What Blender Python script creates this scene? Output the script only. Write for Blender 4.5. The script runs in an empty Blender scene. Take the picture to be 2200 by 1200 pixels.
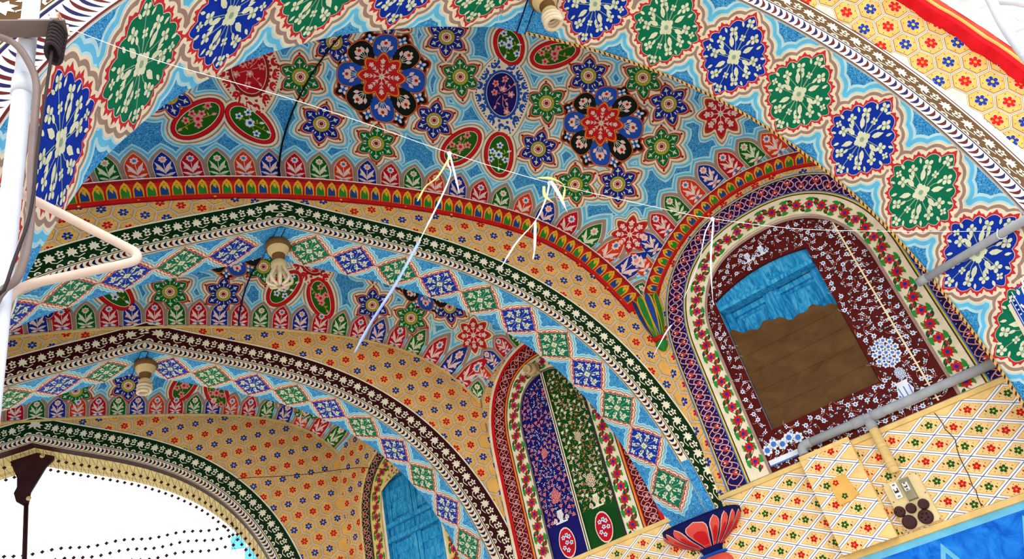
import bpy, math, random
import numpy as np
from mathutils import Vector, Matrix
random.seed(7); rng = np.random.default_rng(7)
scene = bpy.context.scene
COL = scene.collection
# ---------------------------------------------------------------- camera
cam_d = bpy.data.cameras.new('camera'); cam = bpy.data.objects.new('camera', cam_d); COL.objects.link(cam)
RC = ((0.93618664, -0.27729775, -0.2160105), (-0.01006533, 0.59313291, -0.80504164), (0.35135917, 0.75584344, 0.55249201))
cam.matrix_world = Matrix(((RC[0][0], -RC[1][0], -RC[2][0], 0.0), (RC[0][1], -RC[1][1], -RC[2][1], 0.0),
                           (RC[0][2], -RC[1][2], -RC[2][2], 1.6), (0, 0, 0, 1)))
cam_d.sensor_width = 36.0; cam_d.lens = 36.0 * 1596.18 / 2200.0
cam_d.clip_start = 0.05; cam_d.clip_end = 300
scene.camera = cam
# ---------------------------------------------------------------- sky, sun, exposure
world = bpy.data.worlds.new('sky'); scene.world = world; world.use_nodes = True
bg = world.node_tree.nodes['Background']
bg.inputs['Color'].default_value = (0.93, 0.96, 1.0, 1); bg.inputs['Strength'].default_value = 2.0
sun_d = bpy.data.lights.new('sun', 'SUN'); sun = bpy.data.objects.new('sun', sun_d); COL.objects.link(sun)
sun_d.energy = 1.5; sun_d.angle = math.radians(25); sun_d.color = (1.0, 0.95, 0.86)
sun.rotation_euler = Vector((-0.15, 0.65, -0.72)).to_track_quat('-Z', 'Y').to_euler()
vs = scene.view_settings
vs.view_transform = 'Standard'; vs.look = 'None'; vs.gamma = 1.0; vs.use_curve_mapping = False
vs.exposure = 0.05
# ---------------------------------------------------------------- geometry of the place (metres, z up, floor at 0)
H = 1.6
D = np.array([-0.57294525, 0.81959365, 0.0])            # direction along the right wall
X0 = np.array([0.30219, 3.92436, 0.0])                  # axis point of the second arch
ZS = 1.1322                                             # springing height above eye level
def profile_from(co):                                   # co: r(theta) polynomial, highest power first
    th = np.linspace(0, math.pi / 2, 61)
    r = np.polyval(co, th)
    x, z = r * np.sin(th), ZS + r * np.cos(th)
    return x, z
class Arch:
    """profile curve in the plane (x, z) with arc length a (0 at the crown) and outward offset d"""
    def __init__(s, cx, cy, dep, co, sc=1.0, dz=0.0, foot=-H, ex=0.0):
        s.cx, s.cy, s.dep, s.ex = cx, cy, dep, ex
        x, z = profile_from(co)
        x, z = x * sc, ZS + dz + (z - ZS) * sc
        zz = np.linspace(z[-1], foot, 25)[1:]
        x = np.concatenate([x, np.full(24, x[-1])]); z = np.concatenate([z, zz])
        s.x, s.z = x, z
        s.a = np.concatenate([[0], np.cumsum(np.hypot(np.diff(x), np.diff(z)))])
        tx, tz = np.gradient(x, s.a), np.gradient(z, s.a)
        n = np.hypot(tx, tz); s.nx, s.nz = -tz / n, tx / n
        s.nx[0], s.nz[0] = 0.0, 1 / s.nz[0]
    def curve(s, a, d=0.0):
        sg = np.where(np.asarray(a) < 0, -1.0, 1.0); b = np.abs(a)
        f = lambda q: np.interp(b, s.a, q)
        return sg * (f(s.x) + d * f(s.nx)), f(s.z) + d * f(s.nz)
    def arc_of(s, x, z):
        k = np.argmin((s.x - abs(x)) ** 2 + (s.z - z) ** 2); return math.copysign(s.a[k], x)
    # maps: (u, v) -> points, offset towards the viewer
    def soffit(s, u, v, off=0.0):
        x, z = s.curve(u, -np.asarray(off)); v = np.clip(v, 0, s.dep)
        return np.stack([s.cx + x + s.ex * v / s.dep, s.cy + v + 0 * x, z + H], 1)
    def face(s, u, v, off=0.0):
        x, z = s.curve(u, np.asarray(v)); return np.stack([s.cx + x, s.cy - off + 0 * x, z + H], 1)
    def plane(s, u, v, off=0.0):
        u = np.asarray(u, float); return np.stack([s.cx + u, s.cy - off + 0 * u, np.asarray(v) + H], 1)
CO1 = [0.297, -0.874, 0.731, -0.296, 2.372]
CO2 = [0.3492, -1.3604, 1.8276, -0.7581, 2.1973]
def arch_at(q, dep, sc, dz, foot):
    c = X0 + q * D; return Arch(c[0], c[1], dep, CO2, sc, dz, foot, -.09 if q < 3 else 0.0)
A1 = Arch(1.405, 1.793, 0.574, CO1)
A2 = arch_at(0.0, 0.33, 1.0, 0.0, 1.09)
A3 = arch_at(1.6145, 0.33, 1.0106, -0.1286, 0.97)
A4 = arch_at(3.3053, 0.10, 0.854, 0.2, -H)
def wallmap(u, v, off=0.0):                             # u = distance along the wall from the second arch, v = height above eye
    u = np.asarray(u, float)
    n = np.array([-D[1], D[0]])
    return np.stack([X0[0] + 2.5 + u * D[0] + off * n[0], X0[1] + u * D[1] + off * n[1], np.asarray(v) + H + 0 * u], 1)
class Vault:
    """sail vault with a ridge: u = across (metres), v = angle 0..pi from the far arch towards the viewer"""
    def __init__(s, s0, s1, c0, c1, c2, ridge, gwall):
        s.s0, s.s1, s.c, s.ridge, s.gw = s0, s1, (c0, c1, c2), ridge, gwall
    def cornice(s, x):
        t = np.abs(x) / 2.5; return s.c[0] - s.c[1] * t ** 2 - s.c[2] * t ** 8
    def pos(s, u, v):
        u = np.asarray(u, float); v = np.asarray(v, float)
        w = np.clip(np.abs(u) / 2.5, 0, 1) ** 2
        g = s.ridge * (1 - w) + s.gw * w
        sv = np.clip(np.sin(v), 0, 1)
        z = s.cornice(u) + g * sv ** (1 + 0.5 * w)
        q = s.s0 + (s.s1 - s.s0) * 0.5 * (1 - np.cos(v))
        return np.stack([X0[0] + u + q * D[0], X0[1] + q * D[1], z + H], 1)
    def map(s, u, v, off=0.0):
        e = 1e-3; u = np.clip(u, -2.5, 2.5); v = np.clip(v, 0, math.pi)
        ua, ub = np.clip(u - e, -2.5, 2.5), np.clip(u + e, -2.5, 2.5)
        va, vb = np.clip(v - e, .004, math.pi - .004), np.clip(v + e, .006, math.pi)
        n = np.cross(s.pos(ub, v) - s.pos(ua, v), s.pos(u, vb) - s.pos(u, va))
        n /= np.linalg.norm(n, axis=1, keepdims=True) + 1e-12
        n *= np.where(n[:, 2:] > 0, -1, 1)
        o = np.asarray(off, float); o = o[:, None] if o.ndim else o
        return s.pos(u, v) + n * o
V1 = Vault(0.0, -1.88, 3.735, 0.537, 0.57, 0.88, 0.53)
V2 = Vault(1.6145, 0.36, 3.425, 0.415, 0.415, 0.62, 0.28)
V3 = Vault(3.3053, 2.0, 3.415, 0.181, 0.369, 0.55, 0.16)
def jac_inv(fn, u, v, e=1e-3):
    """2x2 matrix: metres in the local tangent frame (e1 along u, e2 completing it) -> parameter steps"""
    p = fn(np.array([u, u + e, u]), np.array([v, v, v + e]))
    a, b = (p[1] - p[0]) / e, (p[2] - p[0]) / e
    e1 = a / np.linalg.norm(a); b2 = b - e1 * (b @ e1); l2 = np.linalg.norm(b2)
    M = np.array([[np.linalg.norm(a), b @ e1], [0, l2]])
    return np.linalg.inv(M)
# ---------------------------------------------------------------- materials
MATS = {}
def lin(c):
    return tuple(((v / 255) / 12.92 if v / 255 <= 0.04045 else ((v / 255 + 0.055) / 1.055) ** 2.4) for v in c)
def new_mat(name):
    m = bpy.data.materials.new(name); m.use_nodes = True; nt = m.node_tree
    return m, nt, nt.nodes['Principled BSDF']
def paint(name, rgb, rough=0.5, var=0.07, scale=14.0):
    m, nt, b = new_mat(name); c = lin(rgb)
    tc = nt.nodes.new('ShaderNodeTexCoord'); n = nt.nodes.new('ShaderNodeTexNoise')
    n.inputs['Scale'].default_value = scale; n.inputs['Detail'].default_value = 5
    nt.links.new(tc.outputs['Object'], n.inputs['Vector'])
    r = nt.nodes.new('ShaderNodeValToRGB')
    r.color_ramp.elements[0].position = 0.3; r.color_ramp.elements[1].position = 0.7
    r.color_ramp.elements[0].color = (*[max(0, v * (1 - 2 * var)) for v in c], 1)
    r.color_ramp.elements[1].color = (*[min(1, v * (1 + var) + 0.004) for v in c], 1)
    nt.links.new(n.outputs['Fac'], r.inputs['Fac']); nt.links.new(r.outputs['Color'], b.inputs['Base Color'])
    b.inputs['Roughness'].default_value = rough; b.inputs['Specular IOR Level'].default_value = 0.08
    MATS[name] = m; return m
def marble(name, cols, scale, stretch=(1, 1, 1), rough=0.5, dist=1.5, pos=(0.35, 0.5, 0.66)):
    m, nt, b = new_mat(name)
    tc = nt.nodes.new('ShaderNodeTexCoord'); mp = nt.nodes.new('ShaderNodeMapping'); mp.inputs['Scale'].default_value = stretch
    n = nt.nodes.new('ShaderNodeTexNoise'); n.inputs['Scale'].default_value = scale; n.inputs['Detail'].default_value = 4
    n.inputs['Roughness'].default_value = 0.65; n.inputs['Distortion'].default_value = dist
    r = nt.nodes.new('ShaderNodeValToRGB'); e = r.color_ramp.elements
    while len(e) < len(cols): e.new(0.5)
    for k, c in enumerate(cols): e[k].position = pos[k]; e[k].color = (*lin(c), 1)
    nt.links.new(tc.outputs['Object'], mp.inputs['Vector']); nt.links.new(mp.outputs['Vector'], n.inputs['Vector'])
    nt.links.new(n.outputs['Fac'], r.inputs['Fac']); nt.links.new(r.outputs['Color'], b.inputs['Base Color'])
    b.inputs['Roughness'].default_value = rough; b.inputs['Specular IOR Level'].default_value = 0.08
    MATS[name] = m; return m
PAL = dict(cream=(244, 228, 198), white=(250, 248, 240), taupe=(164, 136, 124), cyan=(104, 196, 236), pale=(186, 228, 240),
    red=(206, 20, 28), border_red=(204, 50, 58), blue=(6, 50, 168), green=(4, 116, 80), leaf=(228, 232, 200),
    leaf_shade=(150, 178, 150), tan=(238, 184, 98), tan_edge=(218, 154, 84), line=(56, 48, 58), flower_red=(204, 16, 22), flower_blue=(18, 52, 158),
    orange=(240, 140, 40), yellow=(226, 196, 60), band_green=(6, 44, 14), band_maroon=(58, 6, 12), band_brown=(96, 70, 40), band_leaf=(244, 238, 210),
    maroon=(88, 6, 16), navy=(12, 16, 80), cornice_red=(206, 24, 26), tongue_green=(40, 128, 48), tongue_blue=(28, 66, 140), tongue_yellow=(226, 170, 40), tongue_brown=(140, 90, 26),
    panel_red=(190, 8, 34), panel_orange=(220, 56, 22), panel_blue=(12, 46, 150), panel_green=(18, 100, 34),
    star_green=(4, 108, 52), star_blue=(16, 32, 140), rust=(190, 54, 20), olive=(190, 172, 48), dark_red=(150, 22, 24), rose_blue=(28, 80, 186), black=(12, 18, 14),
    oval_green=(34, 96, 16), pink=(238, 150, 150), pink_pale=(250, 214, 204), mandorla_blue=(24, 80, 176),
    heart_navy=(22, 16, 84), heart_pink=(232, 158, 152), heart_red=(206, 60, 48), brown=(86, 14, 8), floral_blue=(70, 120, 200), floral_white=(232, 236, 246),
    leaf_green=(44, 148, 54), dark_green=(18, 84, 34), petal_red=(206, 30, 44), panel_navy=(16, 12, 100), panel_deep=(8, 70, 16), salmon=(240, 150, 120),
    rail=(238, 202, 128), tan_light=(246, 208, 138), conduit=(212, 190, 178), dado=(14, 110, 214), dado_pale=(112, 196, 232), lotus=(226, 84, 70), lotus_deep=(210, 30, 34),
    porcelain=(214, 190, 140), porcelain_dark=(112, 82, 48), tube_glass=(232, 214, 184), pvc=(168, 172, 178), pvc_cream=(232, 198, 130), pole=(208, 216, 230), steel=(126, 112, 110),
    cable=(52, 44, 48), ribbon=(236, 238, 244), ribbon_gold=(222, 214, 130), ribbon_blue=(150, 172, 232), switch=(236, 214, 160), socket=(74, 44, 44), breaker=(244, 244, 238), breaker_body=(150, 144, 118), mesh_iron=(60, 32, 34),
    iron=(56, 28, 30), board=(94, 66, 36), sheet=(228, 208, 150), sign_blue=(16, 74, 190), crimson=(222, 20, 34), bloom=(252, 246, 244), faint_pink=(250, 196, 196), concrete=(196, 186, 168))
for k, c in PAL.items(): paint(k, c, 0.5, 0.03 if k in ('white', 'breaker', 'bloom', 'pole') else 0.07)
marble('turquoise', [(14, 92, 168), (40, 142, 208), (128, 206, 238)], 75, dist=2.5, pos=(.38, .5, .64))
marble('shutter_blue', [(20, 104, 164), (40, 150, 208), (96, 190, 228)], 30, (1, 1, .3), 0.6, 1.5, (.3, .5, .72))
marble('board_brown', [(80, 54, 30), (94, 66, 38), (108, 80, 48)], 5, (1.2, 1.2, 2.0), 0.8, 0.6, (.25, .5, .8))
marble('rusty', [(110, 46, 26), (190, 130, 96), (236, 226, 214)], 30, (1, 1, 1), 0.7, 1.0, (0.32, 0.44, 0.52))
marble('dado_blue', [(8, 86, 196), (20, 118, 224), (40, 140, 232)], 8)
marble('floor_stone', [(196, 184, 164), (212, 202, 184), (224, 216, 200)], 3)
for nm in ('pvc', 'pole', 'steel'): MATS[nm].node_tree.nodes['Principled BSDF'].inputs['Roughness'].default_value = 0.35
# ---------------------------------------------------------------- object helpers
def link(o, parent=None):
    COL.objects.link(o)
    if parent is not None:
        o.parent = parent
        if parent.type == 'EMPTY' and not parent.parent: o.location = -Vector(parent.location)
    return o
def mesh_obj(name, verts, faces, mats, parent=None, mi=None, smooth=False):
    me = bpy.data.meshes.new(name)
    me.from_pydata([tuple(v) for v in verts], [], [tuple(f) for f in faces])
    if isinstance(mats, str): mats = [mats]
    for k in mats: me.materials.append(MATS[k])
    if mi is not None: me.polygons.foreach_set('material_index', np.asarray(mi, dtype=np.int32))
    if smooth: me.polygons.foreach_set('use_smooth', np.ones(len(me.polygons), dtype=bool))
    me.update()
    return link(bpy.data.objects.new(name, me), parent)
def empty(name, loc, label, cat, group=None):
    o = bpy.data.objects.new(name, None); COL.objects.link(o); o.location = loc; o.empty_display_size = 0.1
    o['label'] = label; o['category'] = cat
    if group: o['group'] = group
    return o
def tag(o, label=None, cat=None, group=None, kind=None):
    for k, v in (('label', label), ('category', cat), ('group', group), ('kind', kind)):
        if v: o[k] = v
    return o
LAY = 0.0008
class Paint:
    """collects painted shapes in the parameters of one surface; build() lays them on it as thin coloured relief"""
    def __init__(s, fn, c=None, J=None):
        s.fn = fn; s.P = []; s.O = []; s.F = []; s.M = []; s.n = 0; s.mats = []; s.c = None if c is None else np.asarray(c, float); s.J = J
    def mi(s, m):
        if m not in s.mats: s.mats.append(m)
        return s.mats.index(m)
    def at(s, u, v, rot=0.0, scale=1.0):               # local metre frame on the surface at (u, v)
        J = jac_inv(s.fn, u, v); c_, s_ = math.cos(rot), math.sin(rot)
        s.c = np.array([u, v]); s.J = J @ (np.array([[c_, -s_], [s_, c_]]) * scale); return s
    def put(s, pts, col, lay, faces=None):
        p = np.asarray(pts, float)
        if s.J is not None: p = p @ s.J.T + s.c
        k = len(p)
        s.P.append(p); s.O.append(np.full(k, lay * LAY))
        if faces is None: faces = [range(k)]
        i = s.mi(col)
        for f in faces: s.F.append([s.n + q for q in f]); s.M.append(i)
        s.n += k
    def star(s, outline, col, lay, nr=3, c=(0, 0)):    # star-shaped area, filled in rings so that it follows the surface
        o = np.asarray(outline, float); c = np.asarray(c, float); N = len(o)
        pts = [c[None]] + [c + (o - c) * (k / nr) for k in range(1, nr + 1)]
        fs = [(0, 1 + i, 1 + (i + 1) % N) for i in range(N)]
        for k in range(1, nr):
            a, b = 1 + (k - 1) * N, 1 + k * N
            fs += [(a + i, b + i, b + (i + 1) % N, a + (i + 1) % N) for i in range(N)]
        s.put(np.concatenate(pts), col, lay, fs)
    def ring(s, o_in, o_out, col, lay):
        a, b = np.asarray(o_in, float), np.asarray(o_out, float); N = len(a)
        s.put(np.concatenate([a, b]), col, lay, [(i, N + i, N + (i + 1) % N, (i + 1) % N) for i in range(N)])
    def line(s, pts, w, col, lay, closed=False):
        p = np.asarray(pts, float); N = len(p)
        t = (np.roll(p, -1, 0) - np.roll(p, 1, 0)) if closed else np.gradient(p, axis=0)
        t /= np.linalg.norm(t, axis=1, keepdims=True) + 1e-12
        nrm = np.stack([-t[:, 1], t[:, 0]], 1) * (np.asarray(w).reshape(-1, 1) / 2)
        fs = [(i, i + 1, N + i + 1, N + i) for i in range(N - 1)]
        if closed: fs.append((N - 1, 0, N, 2 * N - 1))
        s.put(np.concatenate([p + nrm, p - nrm]), col, lay, fs)
    def build(s, name, parent):
        if not s.P: return None
        P = np.concatenate(s.P); O = np.concatenate(s.O)
        return mesh_obj(name, s.fn(P[:, 0], P[:, 1], O), s.F, s.mats, parent, s.M)
def strip_patch(fn, us, vs_, name, mat, parent, off=0.0, flip=False, smooth=True):
    U, V = np.meshgrid(us, vs_, indexing='ij'); P = fn(U.ravel(), V.ravel(), np.full(U.size, off)); n = len(vs_)
    F = [(i * n + j, i * n + j + 1, (i + 1) * n + j + 1, (i + 1) * n + j) for i in range(len(us) - 1) for j in range(n - 1)]
    return mesh_obj(name, P, F, mat, parent, smooth=smooth)
# ---------------------------------------------------------------- painted motifs (local metres)
TAU = 2 * math.pi
def polar(n, fn):
    t = np.arange(n) * TAU / n; r = fn(t); return np.stack([r * np.cos(t), r * np.sin(t)], 1)
def grow(o, d, c=(0, 0)):
    v = o - np.asarray(c); r = np.linalg.norm(v, axis=1, keepdims=True); return np.asarray(c) + v * (r + d) / (r + 1e-9)
def xf(p, x=0, y=0, r=0.0, s=1.0, sy=None):
    p = np.asarray(p, float) * np.array([s, s if sy is None else sy]); c_, s_ = math.cos(r), math.sin(r)
    return p @ np.array([[c_, s_], [-s_, c_]]) + np.array([x, y])
def lobes(n, r, k=0.30, m=4, ph=0.0):
    return polar(n * m, lambda t: r * (1 - k + k * np.abs(np.cos(n / 2 * (t - ph))) ** .55))
LEAF = np.array([(0, 0), (.22, .17), (.55, .2), (1, 0), (.55, -.17), (.22, -.14)])
PETAL = np.array([(0, 0), (.45, .26), (.8, .24), (1, 0), (.8, -.24), (.45, -.26)])
IVY = np.array([(0, -.5), (.12, -.2), (.45, -.32), (.36, -.02), (.55, .1), (.26, .18), (.3, .38), (.1, .3), (0, .55), (-.1, .3), (-.3, .38), (-.26, .18), (-.55, .1), (-.36, -.02), (-.45, -.32), (-.12, -.2)])
HEART = np.array([(0, -.5), (.3, -.22), (.47, .1), (.42, .36), (.22, .46), (.06, .36), (0, .22), (-.06, .36), (-.22, .46), (-.42, .36), (-.47, .1), (-.3, -.22)])
def leaf(p, x, y, a, l, col, lay, fat=1.0): p.put(xf(LEAF, x, y, a, l, l * fat), col, lay)
def petals(p, x, y, r, n, col, lay, rot=0.0, fat=1.0, mid=None, mr=0.25):
    for k in range(n): p.put(xf(PETAL, x, y, rot + k * TAU / n, r, r * fat), col, lay)
    if mid: p.put(xf(polar(7, lambda t: r * mr + 0 * t), x, y), mid, lay + 1)
def bloom(p, x, y, r, n, col, lay, mid=None, k=.5, rot=0.0, mr=.3, m=6):
    p.put(xf(lobes(n, r, k, m), x, y, rot), col, lay)
    if mid: p.put(xf(polar(7, lambda t: r * mr + 0 * t), x, y), mid, lay + 1)
def sprig(p, x, y, a, l, fl, col, stem, lay, mid=None):
    """stem from (x, y) along a with leaves on both sides and a blossom at its end"""
    c_, s_ = math.cos(a), math.sin(a)
    p.line([(x, y), (x + l * c_, y + l * s_)], l * .045, stem, lay)
    for t, sd in ((.35, 1), (.55, -1)): leaf(p, x + t * l * c_, y + t * l * s_, a + sd * .75, l * .33, col, lay + 1)
    petals(p, x + l * c_, y + l * s_, fl, 4, col, lay + 1, a, 1.15, mid)
def medallion(p, a, b, fill, detail=1.0, flip=1):
    """a = half length along the arch, b = half width across it"""
    e, ka, kb = (1.28, .86, .84) if detail >= 2 else (1.02, .87, .88); u = min(a, b); N = 96
    base = lambda t: (np.abs(np.cos(t) / (a * ka)) ** e + np.abs(np.sin(t) / (b * kb)) ** e) ** (-1 / e)
    cusp = lambda t, k: 1 + k * (np.abs(np.cos((8 if detail >= 2 else 10) * t)) - .55)                  # bracket-shaped cusps
    o = polar(N, lambda t: base(t) * cusp(t, .11))
    soft = polar(N, lambda t: base(t) * cusp(t, .09))
    w = u * (.100 if detail >= 2 else .095)
    idx = np.arange(N) % 6
    jag = polar(N, lambda t: base(t) * cusp(t, .11) + w * np.array([1.35, .6, .85, .55, 1.2, .6])[idx])
    for d, col, lay in (((5.2, 'pale', 1), (4.5, 'cyan', 2), (3.5, 'pale', 3), (3.1, 'cream', 4), (2.55, 'taupe', 5), (1.75, 'cream', 6)) if detail >= 2 else ((4.0, 'pale', 1), (3.4, 'cyan', 2), (2.8, 'pale', 3), (2.5, 'cream', 4), (2.1, 'taupe', 5), (1.6, 'cream', 6))):
        p.ring(soft * .86, grow(soft, w * d), col, lay)
    p.ring(o * .9, jag, 'border_red', 7)
    p.ring(o * .9, grow(o, w * .14), 'pink_pale', 8)
    p.star(o, fill, 9, 4)
    p.J = p.J @ np.diag([a * flip, b])
    L = 10; big = detail >= 2
    k_ = 1 if big else .8; petals(p, 0, 0, .20 * k_, 4, 'leaf', L + 2, .5, 1.2); petals(p, 0, 0, .16 * k_, 4, 'leaf', L + 3, 1.28, 1.3, 'leaf_shade', .34)
    fl = ((0, .74, .11), (-.27, .50, .12), (.30, .46, .12), (-.50, .10, .12), (.50, .20, .11), (.02, .42, .08), (.70, -.04, .08)) if big else ((0, .66, .12), (-.25, .42, .11), (.27, .40, .12), (-.48, .06, .12), (.50, .12, .11))
    lv = ((.16, .16, .9, .24), (-.15, .16, 2.3, .24), (.22, -.02, .1, .22), (-.10, .66, 2.4, .12), (.12, .62, .8, .12), (-.42, .34, 2.2, .13), (.44, .38, .6, .12), (-.62, .22, 2.8, .12), (.66, .10, .2, .13), (.14, .30, 1.2, .14), (-.14, .32, 1.9, .14), (.36, .10, .5, .13), (-.34, -.06, 3.3, .14))
    for sg in (1, -1):
        for x, y, rr in fl:
            p.line([(0, 0), (sg * x * .35, sg * y * .55), (sg * x, sg * y)], .016 if big else .02, 'leaf_shade', L)
            petals(p, sg * x, sg * y, rr, 4, 'leaf', L + 1, x * 9 + y * 5, 1.3, 'leaf_shade' if big else None, .26)
        for x, y, an, l in lv: leaf(p, sg * x * (1 if big else .85), sg * y * (1 if big else .85), an if sg > 0 else an + math.pi, l * (1.15 if big else .85), 'leaf', L + 2, 1.1)
def halo(p, o, ds, base_lay=1):
    for d, col, k in zip(ds, ('pale', 'cyan', 'pale', 'cream', 'taupe', 'cream'), range(6)):
        p.star(grow(o, d), col, base_lay + k, 3)
HAL = (.080, .068, .054, .045, .034, .021)
def star_outline(n, r, inner, sharp=1.0, N=72, ph=math.pi / 2):
    def f(t):
        q = np.abs(((t - ph) * n / TAU + .5) % 1 - .5) * 2          # 0 at a tip, 1 between tips
        return inner * r + (r - inner * r) * (1 - q) ** sharp * (1 + .55 * q)
    return polar(N, f)
def star_flower(p, r, fill, arms=6):
    o = star_outline(arms, r, .62, 1.15)
    halo(p, o, [h * r / .165 for h in HAL])
    p.star(o, 'rust', 8, 3)
    for k in range(arms):
        a = math.pi / 2 + k * TAU / arms; p.put(xf(polar(8, lambda t: r * .055 + 0 * t), r * 1.02 * math.cos(a), r * 1.02 * math.sin(a)), 'dark_red', 9)
    p.star(star_outline(arms, r * .885, .63, 1.15), 'cream', 9, 2)
    p.star(star_outline(arms, r * .865, .63, 1.15), fill, 10, 3)
    for k in range(arms):
        a = math.pi / 2 + k * TAU / arms
        p.line([(r * .38 * math.cos(a), r * .38 * math.sin(a)), (r * .7 * math.cos(a), r * .7 * math.sin(a))], r * .022, 'leaf', 11)
        for da, l in ((0, .19), (1.0, .13), (-1.0, .13)): leaf(p, r * .58 * math.cos(a), r * .58 * math.sin(a), a + da, r * l, 'leaf', 12, 1.1)
        for sd in (1, -1):
            b = a + sd * TAU / arms / 2.6; leaf(p, r * .43 * math.cos(b), r * .43 * math.sin(b), b, r * .15, 'leaf', 12, 1.0)
    c = lambda q: polar(24, lambda t: r * q + 0 * t)
    p.star(c(.36), 'olive', 11, 2); p.star(c(.25), 'line', 12, 2); p.star(c(.235), 'cream', 13, 2)
    for k in range(12):
        a = k * TAU / 12; p.line([(r * .27 * math.cos(a), r * .27 * math.sin(a)), (r * .36 * math.cos(a), r * .36 * math.sin(a))], r * .012, 'tongue_brown', 13)
    p.star(lobes(10, r * .17, .3), 'rust', 14, 2); p.star(c(.12), 'cream', 15, 2); p.star(c(.09), 'dark_red', 16, 2)
def rosette(p, r):
    c = lambda x, y, q, n=16: xf(polar(n, lambda t: q + 0 * t), x, y)
    out = polar(96, lambda t: r * (.93 + .09 * np.cos(8 * (t - math.pi / 8))))
    halo(p, out, [h * 1.0 for h in HAL])
    p.star(polar(96, lambda t: r * (.88 + .05 * np.cos(8 * t))), 'cream', 7, 5)
    for k in range(8):
        a = math.pi / 2 + (k + .5) * TAU / 8; x, y = r * .90 * math.cos(a), r * .90 * math.sin(a)
        p.star(xf(star_outline(4, r * .235, .62, 1.1, 32), x, y, a), 'rust', 8, 2, (x, y)); p.star(xf(star_outline(4, r * .19, .62, 1.1, 32), x, y, a), 'black', 9, 2, (x, y))
        petals(p, x, y, r * .12, 4, 'floral_white', 10, a, 1.0, 'rose_blue', .3); petals(p, x, y, r * .07, 4, 'floral_blue', 11, a + .78, 1.0)
    for k in range(8):
        a = math.pi / 2 + k * TAU / 8; x, y = r * .68 * math.cos(a), r * .68 * math.sin(a)
        el = xf(polar(28, lambda t: (np.abs(np.cos(t) / .28) ** 2.6 + np.abs(np.sin(t) / .262) ** 2.6) ** (-1 / 2.6) * r), x, y, a)
        p.star(grow(el, r * .028, (x, y)), 'rust', 11, 2, (x, y)); p.star(grow(el, r * .012, (x, y)), 'orange', 12, 2, (x, y)); p.star(el, 'rose_blue' if k % 2 == 0 else 'black', 13, 3, (x, y))
        for da in (-.75, -.3, .3, .75, 0):
            b = a + math.pi + da; bx, by = x - r * .2 * math.cos(a) * -1, y + r * .2 * math.sin(a)
            sx, sy = x - r * .19 * math.cos(a), y - r * .19 * math.sin(a)
            l = r * (.34 if abs(da) < .5 else .28); g = a + da * .9
            p.line([(sx, sy), (sx + l * .6 * math.cos(g), sy + l * .6 * math.sin(g))], r * .012, 'leaf', 14)
            leaf(p, sx + l * .5 * math.cos(g), sy + l * .5 * math.sin(g), g, l * .5, 'pink_pale', 15, 1.5)
        petals(p, x + r * .08 * math.cos(a), y + r * .08 * math.sin(a), r * .1, 5, 'cream', 15, a, 1.2, 'red', .4)
    p.star(star_outline(8, r * .56, .68, 1.1), 'rust', 15, 3); p.star(star_outline(8, r * .54, .66, 1.1), 'orange', 16, 3); p.star(star_outline(8, r * .50, .66, 1.1), 'red', 17, 3)
    for k in range(8):
        a = math.pi / 2 + k * TAU / 8
        petals(p, r * .34 * math.cos(a), r * .34 * math.sin(a), r * .062, 5, 'pink_pale', 19, a, 1.2)
        p.line([(0, 0), (r * .3 * math.cos(a), r * .3 * math.sin(a))], r * .014, 'pink_pale', 18)
        for q in (.12, .2):
            for sd in (1, -1): leaf(p, r * q * math.cos(a), r * q * math.sin(a), a + sd * .6, r * .085, 'pink_pale', 19, .8)
    petals(p, 0, 0, r * .08, 8, 'cream', 20, 0, .8, 'pink', .25)
def red_star(p, r):
    o = star_outline(8, r, .62, 1.1); halo(p, o, [h * .8 for h in HAL]); p.star(o, 'rust', 8, 3); p.star(star_outline(8, r * .88, .62, 1.1), 'panel_red', 9, 3)
    for k in range(8):
        a = math.pi / 2 + k * TAU / 8
        p.line([(0, 0), (r * .55 * math.cos(a), r * .55 * math.sin(a))], r * .03, 'pink_pale', 10)
        petals(p, r * .6 * math.cos(a), r * .6 * math.sin(a), r * .15, 5, 'pink_pale', 11, a, 1.2)
        for sd in (1, -1): leaf(p, r * .3 * math.cos(a), r * .3 * math.sin(a), a + sd * .7, r * .2, 'pink_pale', 11)
    petals(p, 0, 0, r * .16, 8, 'cream', 12, 0, .8, 'pink', .25)
def floral_fill(p, a, b, seed, col, mids, lay, n=16, size=.03, leafcol='leaf_shade'):
    rg = random.Random(seed); pts = []
    t = 0
    while len(pts) < n and t < 500:
        t += 1; x, y = rg.uniform(-a, a), rg.uniform(-b, b)
        if (x / a) ** 2 + (y / b) ** 2 > .82 or any(math.hypot(x - q, y - w) < size * 1.7 for q, w in pts): continue
        pts.append((x, y))
    for k, (x, y) in enumerate(pts):
        an = math.atan2(y, x)
        p.line([(x * .2, y * .2), (x * .6 + y * .1, y * .6), (x, y)], size * .12, leafcol, lay)
        if k % 3 < 2: petals(p, x, y, size * .8, 5, col, lay + 1, an, 1.2, mids[k % len(mids)], .38)
        else: leaf(p, x, y, an, size * 1.1, col, lay + 1, 1.3)
        leaf(p, x * .8, y * .8, an + 1.6, size * .8, leafcol, lay + 1, 1.1)
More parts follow.
